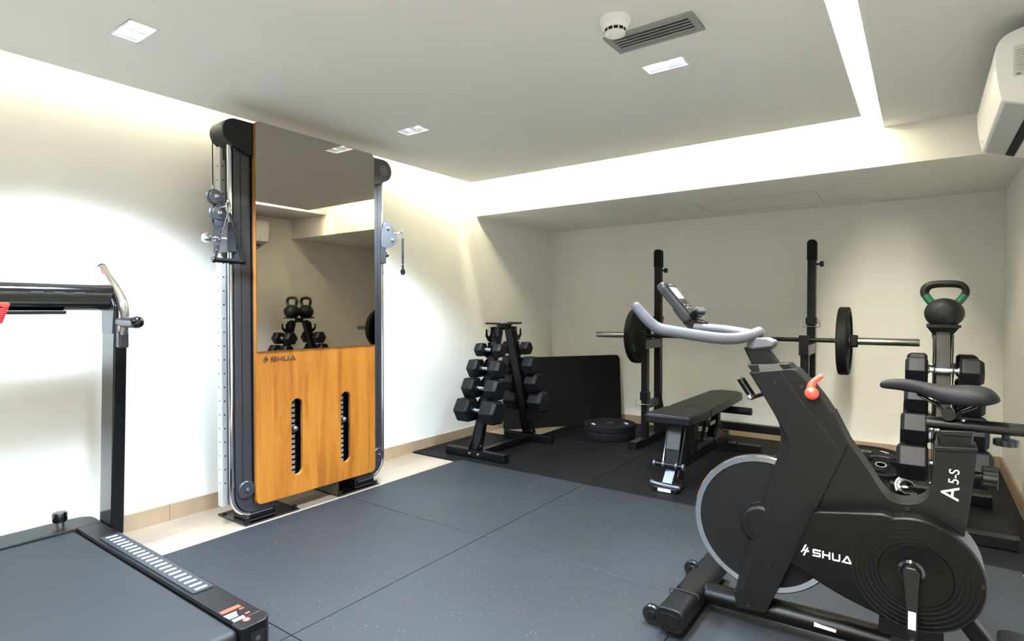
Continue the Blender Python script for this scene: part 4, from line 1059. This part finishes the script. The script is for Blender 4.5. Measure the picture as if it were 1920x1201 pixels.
# base beam
b0 = aY(1325, 1126, YC-.02); b1 = V((.24, YC, .086))
bs = V((-.655, YC, .070))
obj('base_beam', MB().tube([bs, V((-.2, YC, .082)), b1], .036, 22, squash=(1.25, .95), smooth=False), 'bikebody2', BK)
lb_ = V((-.235, YC-.024, .1135)); p = aY(1548, 1170, YC-.03)
obj('beam_sticker', MB().box((p.x, YC-.0405, p.z+.001), (.062, .003, .024), rot=Matrix.Rotation(.02, 3, 'Y')@Matrix.Rotation(-.72, 3, 'X')), 'label', BK)
# front stabilizer: stadium section along Y
def stabil(name, x, z, y0, y1, w, h, m='bikebody'):
    n = []
    for k in range(28):
        a = 2*PI*k/28; ca, sa = math.cos(a), math.sin(a)
        ex = .55; n.append((w*math.copysign(abs(ca)**ex, ca), h*math.copysign(abs(sa)**ex, sa)))
    mb = MB().loft([[(x+a, y, z+b) for a, b in n] for y in (y0, y1)])
    o = obj(name, mb, m, BK, bevel=.004)
    ring = MB().loft([[(x+a*.72, y, z+b*.62) for a, b in n] for y in (y0-.0015, y0-.0005)])
    obj('end_plate', MB().loft([[(x+a*1.02, y, z+b*1.02) for a, b in n] for y in (y0-.006, y0)]), 'bikebody', o, bevel=.003)
    obj('end_relief', MB().loft([[(x+a*.7, y, z+b*.6) for a, b in n] for y in (y0-.0085, y0-.006)]), m, o, bevel=.001)
    return o
FS = stabil('front_stabilizer', -.672, .072, 1.835, 2.37, .047, .038)
RS = stabil('rear_stabilizer', .24, .072, 1.85, 2.33, .042, .036)
obj('clamp_line', MB().tube([(-.722, 1.975, .09), (-.715, 1.975, .1105), (-.63, 1.975, .1115), (-.622, 1.975, .095)], .0022, 8), 'hole', FS)
for yy in (2.0, 2.20): obj('screw', MB().lathe((-.70, yy, .108), (0, 0, 1), [(0, 0), (.006, 0), (.0055, .006), (0, .007)]), 'blackgloss', FS)
for px, py, Yw in ((1227, 1153, 1.885), (1301, 1068, 2.315)):
    wv = V((-.752, Yw, .012+.034))
    wh = obj('transport_wheel', MB().lathe(wv, (0, 1, 0), [(0, -.012), (.030, -.012), (.034, -.008), (.034, .008), (.030, .012), (0, .012)], seg=40), 'clearwheel', BK)
    obj('wheel_hub', MB().lathe(wv, (0, -1, 0), [(0, .012), (.016, .012), (.014, .016), (.005, .017), (0, .017)]), 'bikebody', wh)
    obj('wheel_bracket', MB().bar(wv+V((0, .016, 0)), V((-.69, Yw+.016, .06)), .005, .035), 'bikebody2', BK)
for xx in (-.672, .24):
    for yy in (1.86, 2.31): obj('leveling_foot', MB().lathe((xx, yy, .0122), (0, 0, 1), [(0, 0), (.022, 0), (.022, .012), (.01, .016), (.01, .024), (0, .024)]), 'rubberblack', BK)
# rear strut
obj('rear_strut', MB().bar(aY(1770, 1110, YC), V((.20, YC, .09)), .05, .045), 'bikebody', BK, bevel=.006)
obj('under_frame', MB().bar(V((-.02, YC, .16)), V((-.02, YC, .09)), .16, .05, up=V((0, 1, 0))), 'blackplastic', BK, bevel=.004)
# neck
nk = trace([(1393, 650), (1432, 646), (1464, 690), (1412, 690)], YC-.028)
obj('head_post', MB().prism(nk, (0, .056, 0)), 'bikebody', BK, bevel=.006, bseg=3)
ccx = trace([(1400, 683), (1478, 681), (1491, 694), (1412, 700)], YC-.04)
co_ = obj('head_collar', MB().prism(ccx, (0, .08, 0)), 'blackplastic', BK, bevel=.003)
cc3 = trace([(1422, 684), (1458, 682), (1470, 694), (1425, 698)], YC-.0415)
obj('collar_band', MB().prism(cc3, (0, .003, 0)), 'steel', co_)
# handlebar
def HP(px, py, Y): return aY(px, py, Y)
nb = [HP(1193, 575, 1.895), HP(1212, 597, 1.90), HP(1234, 615, 1.91), HP(1268, 622, 1.925), HP(1310, 629, 1.95), HP(1350, 634, 1.985), HP(1382, 634, 2.03), HP(1408, 628, 2.07), HP(1425, 622, 2.10)]
hb = obj('handlebar', MB().tube(nb, .0195, 20, n=6, radii=[.017, .019, .020, .0195, .0195, .0195, .0195, .019, .019]), 'grip', BK)
fb = [V((p.x, 2*YC-p.y, p.z)) for p in nb]
obj('handlebar', MB().tube(fb, .0195, 20, n=6), 'grip', BK)
obj('bar_end', MB().sphere(nb[0], .017), 'grip', hb)
for dy in (-.032, .032):
    a = HP(1304, 613, YC-.02); a = V((a.x, YC+dy, a.z)); b = HP(1420, 628, YC); b = V((b.x, YC+dy*.9, b.z))
    obj('aero_bar', MB().tube([a, a.lerp(b, .5)+V((0, 0, .004)), b], .0145, 18), 'grip', BK)
hc = trace([(1404, 632), (1436, 633), (1452, 640), (1450, 650), (1408, 655), (1398, 650)], YC-.035)
obj('handlebar_clamp', MB().prism(hc, (0, .07, 0)), 'grip', BK, bevel=.007, bseg=3)
obj('clamp_base', MB().prism(trace([(1398, 649), (1450, 649), (1444, 656), (1402, 657)], YC-.03), (0, .06, 0)), 'blackplastic', BK, bevel=.003)
# console: slab tilted toward the rider
k0 = HP(1226, 536, YC-.06); k1 = HP(1282, 608, YC-.06)
dd = (k1-k0); dn_ = dd.normalized(); nn = V((-dn_.z, 0, dn_.x)); 
if nn.z < 0: nn = -nn
th = .032
def KP(a, y, e): return k0+dn_*a+V((0, y, 0))+nn*e
Lc = dd.length; W_ = .125
body = round_poly([KP(0, 0, 0), KP(0, W_, 0), KP(Lc, W_-.02, 0), KP(Lc, .02, 0)], [.03, .03, .025, .025], 5)
cb = obj('console', MB().prism(body, nn*th), 'consolegrey', BK, bevel=.010, bseg=4)
obj('console_face', MB().prism(round_poly([KP(.010, .010, th-.002), KP(.010, W_-.010, th-.002), KP(Lc-.02, W_-.028, th-.002), KP(Lc-.02, .028, th-.002)], .022, 5), nn*.005), 'blackplastic', cb)
obj('lcd_screen', MB().prism([KP(.034, .028, th+.003), KP(.034, W_-.028, th+.003), KP(.088, W_-.030, th+.003), KP(.088, .030, th+.003)], nn*.0012), 'lcd', cb)
obj('console_badge', MB().prism([KP(.017, .045, th+.003), KP(.017, W_-.045, th+.003), KP(.023, W_-.045, th+.003), KP(.023, .045, th+.003)], nn*.001), 'greymark', cb)
bt_ = MB()
for a_, y_ in ((.118, .045), (.118, .078), (.128, .062), (.132, .045), (.132, .078)): bt_.prism([KP(a_-.003, y_-.004, th+.003), KP(a_-.003, y_+.004, th+.003), KP(a_+.003, y_+.004, th+.003), KP(a_+.003, y_-.004, th+.003)], nn*.0015)
obj('console_buttons', bt_, 'greymark', cb)
obj('device_ledge', MB().prism([KP(Lc-.022, .012, th), KP(Lc-.022, W_-.012, th), KP(Lc+.0, W_-.016, th), KP(Lc+.0, .016, th)], nn*.030), 'bikebody2', cb, bevel=.006)
obj('ledge_grip', MB().prism([KP(Lc-.026, .02, th+.028), KP(Lc-.026, W_-.02, th+.028), KP(Lc-.004, W_-.024, th+.028), KP(Lc-.004, .024, th+.028)], nn*.010), 'alu', cb, bevel=.004)
cmz = KP(Lc-.02, W_/2, 0)
obj('console_mount', MB().bar(V((cmz.x, YC, cmz.z+.0)), V((a.x+.03, YC, a.z+.005)), .05, .03), 'blackplastic', BK, bevel=.004)
# bottle cage hoop on the front of the column
hoop = [HP(1436, 737, YC-.03), HP(1408, 746, YC-.03), HP(1400, 738, YC-.03), HP(1385, 711, YC-.03)]
h1 = [V(p) for p in hoop]
mbh = MB()
for dy in (0, .055): mbh.bar(h1[1]+V((0, dy, 0)), h1[3]+V((0, dy, 0)), .008, .012); mbh.bar(h1[0]+V((0, dy, 0)), h1[1]+V((0, dy, 0)), .008, .012)
mbh.bar(h1[3], h1[3]+V((0, .055, 0)), .012, .008); mbh.bar(h1[1], h1[1]+V((0, .055, 0)), .012, .012)
obj('bottle_bracket', mbh, 'blackgloss', BK, bevel=.002)
obj('bracket_screw', MB().sphere(HP(1406, 744, YC-.04), .009), 'chrome', BK)
# red brake / resistance lever
kp = HP(1522, 737, NA-.012); 
kn_ = obj('brake_knob', MB().sphere(kp, .0205, (1, .8, 1)), 'red', BK)
lv = [kp+V((.0, .005, .006)), HP(1521, 724, NA-.006), HP(1528, 713, NA-.004), HP(1542, 704, NA-.004)]
obj('brake_lever', MB().tube(lv, .009, 14, radii=[.015, .0125, .0095, .0065], squash=(1, .9)), 'red', kn_)
obj('knob_seat', MB().lathe(V((kp.x, NA, kp.z)), (0, -1, 0), [(0, -.002), (.024, -.002), (.024, .003), (0, .003)]), 'hole', BK)
# seat post and slider
sp_ = trace([(1757, 812), (1826, 812), (1824, 846), (1760, 846)], YC-.026)
obj('seat_post', MB().prism(sp_, (0, .052, 0)), 'bikebody', BK, bevel=.010, bseg=3)
obj('post_collar', MB().prism(trace([(1753, 837), (1834, 840), (1833, 848), (1753, 846)], NA+.002), (0, .106, 0)), 'bikebody', BK, bevel=.003)
s0 = HP(1737, 790, YC); 
obj('seat_slider', MB().tube([V((s0.x, YC, s0.z)), V((s0.x+.30, YC, s0.z+.0))], .0205, 20, squash=(1.25, .85), smooth=False), 'blackplastic', BK)
obj('slider_mount', MB().prism(trace([(1762, 806), (1830, 808), (1824, 820), (1762, 816)], YC-.03), (0, .06, 0)), 'blackplastic', BK, bevel=.004)
def knob(name, c, ax, r, h, par=BK):
    c = V(c); ax = V(ax).normalized(); q = ax.to_track_quat('Z', 'Y').to_matrix(); pts = []
    for k in range(60):
        a = 2*PI*k/60; rr_ = r*(1+.055*math.cos(10*a)); pts.append((rr_*math.cos(a), rr_*math.sin(a)))
    mb = MB().prism([c+q@V((x, y, 0)) for x, y in pts], ax*h); mb.cyl(c-ax*.03, c+ax*.004, r*.35)
    return obj(name, mb, 'blackplastic', par, bevel=.002)
kp1 = HP(1886, 826, YC); knob('slider_knob', V((kp1.x, YC, kp1.z+.004)), (0, 0, -1), .027, .018)
obj('knob_stem', MB().cyl(V((kp1.x, YC, kp1.z+.0)), V((kp1.x, YC, s0.z)), .009), 'blackplastic', BK)
kp2 = HP(1836, 892, YC); knob('height_knob', V((kp2.x+.006, YC-.0, kp2.z)), (1, 0, 0), .030, .034)
obj('knob_stem', MB().cyl(V((kp2.x-.03, YC, kp2.z)), V((kp2.x+.01, YC, kp2.z)), .012), 'blackplastic', BK)
# saddle: loft of cross sections along X
top_ = [(1649, 716), (1662, 710.5), (1685, 709), (1712, 711), (1740, 717), (1770, 722), (1800, 722), (1830, 722), (1855, 727), (1869, 736), (1874, 745)]
bot_ = [(1649, 726), (1662, 729), (1685, 731), (1712, 737), (1740, 748), (1770, 762), (1800, 768), (1830, 768), (1855, 763), (1869, 756), (1874, 749)]
wd = [.010, .017, .021, .026, .037, .058, .078, .090, .090, .075, .05]
rings = []
for (tx, ty), (bx, by), w in zip(top_, bot_, wd):
    P = aY(tx, ty, YC); Q = aY(bx, by, YC-w*.55); x = (P.x); ring = []
    zt = P.z; zb = Q.z; hgt = zt-zb
    for k in range(20):
        a = 2*PI*k/20; ca, sa = math.cos(a), math.sin(a)
        yy = w*math.copysign(abs(ca)**.8, ca)
        if sa >= 0: zz = zb+hgt*(.38+.62*abs(sa)**.75)
        else: zz = zb+hgt*(.38*(1-abs(sa)**.6))+ (hgt*.45*abs(sa)**3 if w > .03 else 0)
        ring.append((x, YC+yy, zz))
    rings.append(ring)
sd = obj('saddle', MB().loft(rings), 'seat', BK, smooth=80)
md = sd.modifiers.new('sub', 'SUBSURF'); md.levels = 2; md.render_levels = 2
zz = s0.z
r0 = aY(1720, 738, YC); r1 = aY(1782, 775, YC); r2 = aY(1830, 760, YC)
for dy in (-.02, .02):
    obj('saddle_rail', MB().tube([V((r0.x, YC+dy*.5, r0.z)), V((r0.x+.05, YC+dy, r0.z-.030)), V((r1.x, YC+dy, r1.z)), V((r2.x, YC+dy*1.3, r2.z))], .0035, 8), 'blackgloss', sd)
obj('saddle_clamp', MB().cyl(V((r1.x-.005, YC-.03, r1.z)), V((r1.x-.005, YC+.03, r1.z)), .017), 'blackplastic', BK)
obj('clamp_post', MB().cyl(V((r1.x-.005, YC, r1.z)), V((r1.x-.005, YC, s0.z)), .013), 'blacksteel', BK)
obj('clamp_bolt', MB().cyl(V((r1.x+.028, YC-.03, r1.z-.014)), V((r1.x+.028, YC-.03, s0.z+.02)), .005), 'chrome', BK)

# ------------------------------------------------------------------ world and view
w = bpy.data.worlds.new('world'); S.world = w; w.use_nodes = True
w.node_tree.nodes['Background'].inputs[0].default_value = (0, 0, 0, 1); w.node_tree.nodes['Background'].inputs[1].default_value = 0
S.view_settings.view_transform = 'Standard'; S.view_settings.look = 'None'; S.view_settings.gamma = 1; S.view_settings.use_curve_mapping = False
S.view_settings.exposure = 1.80
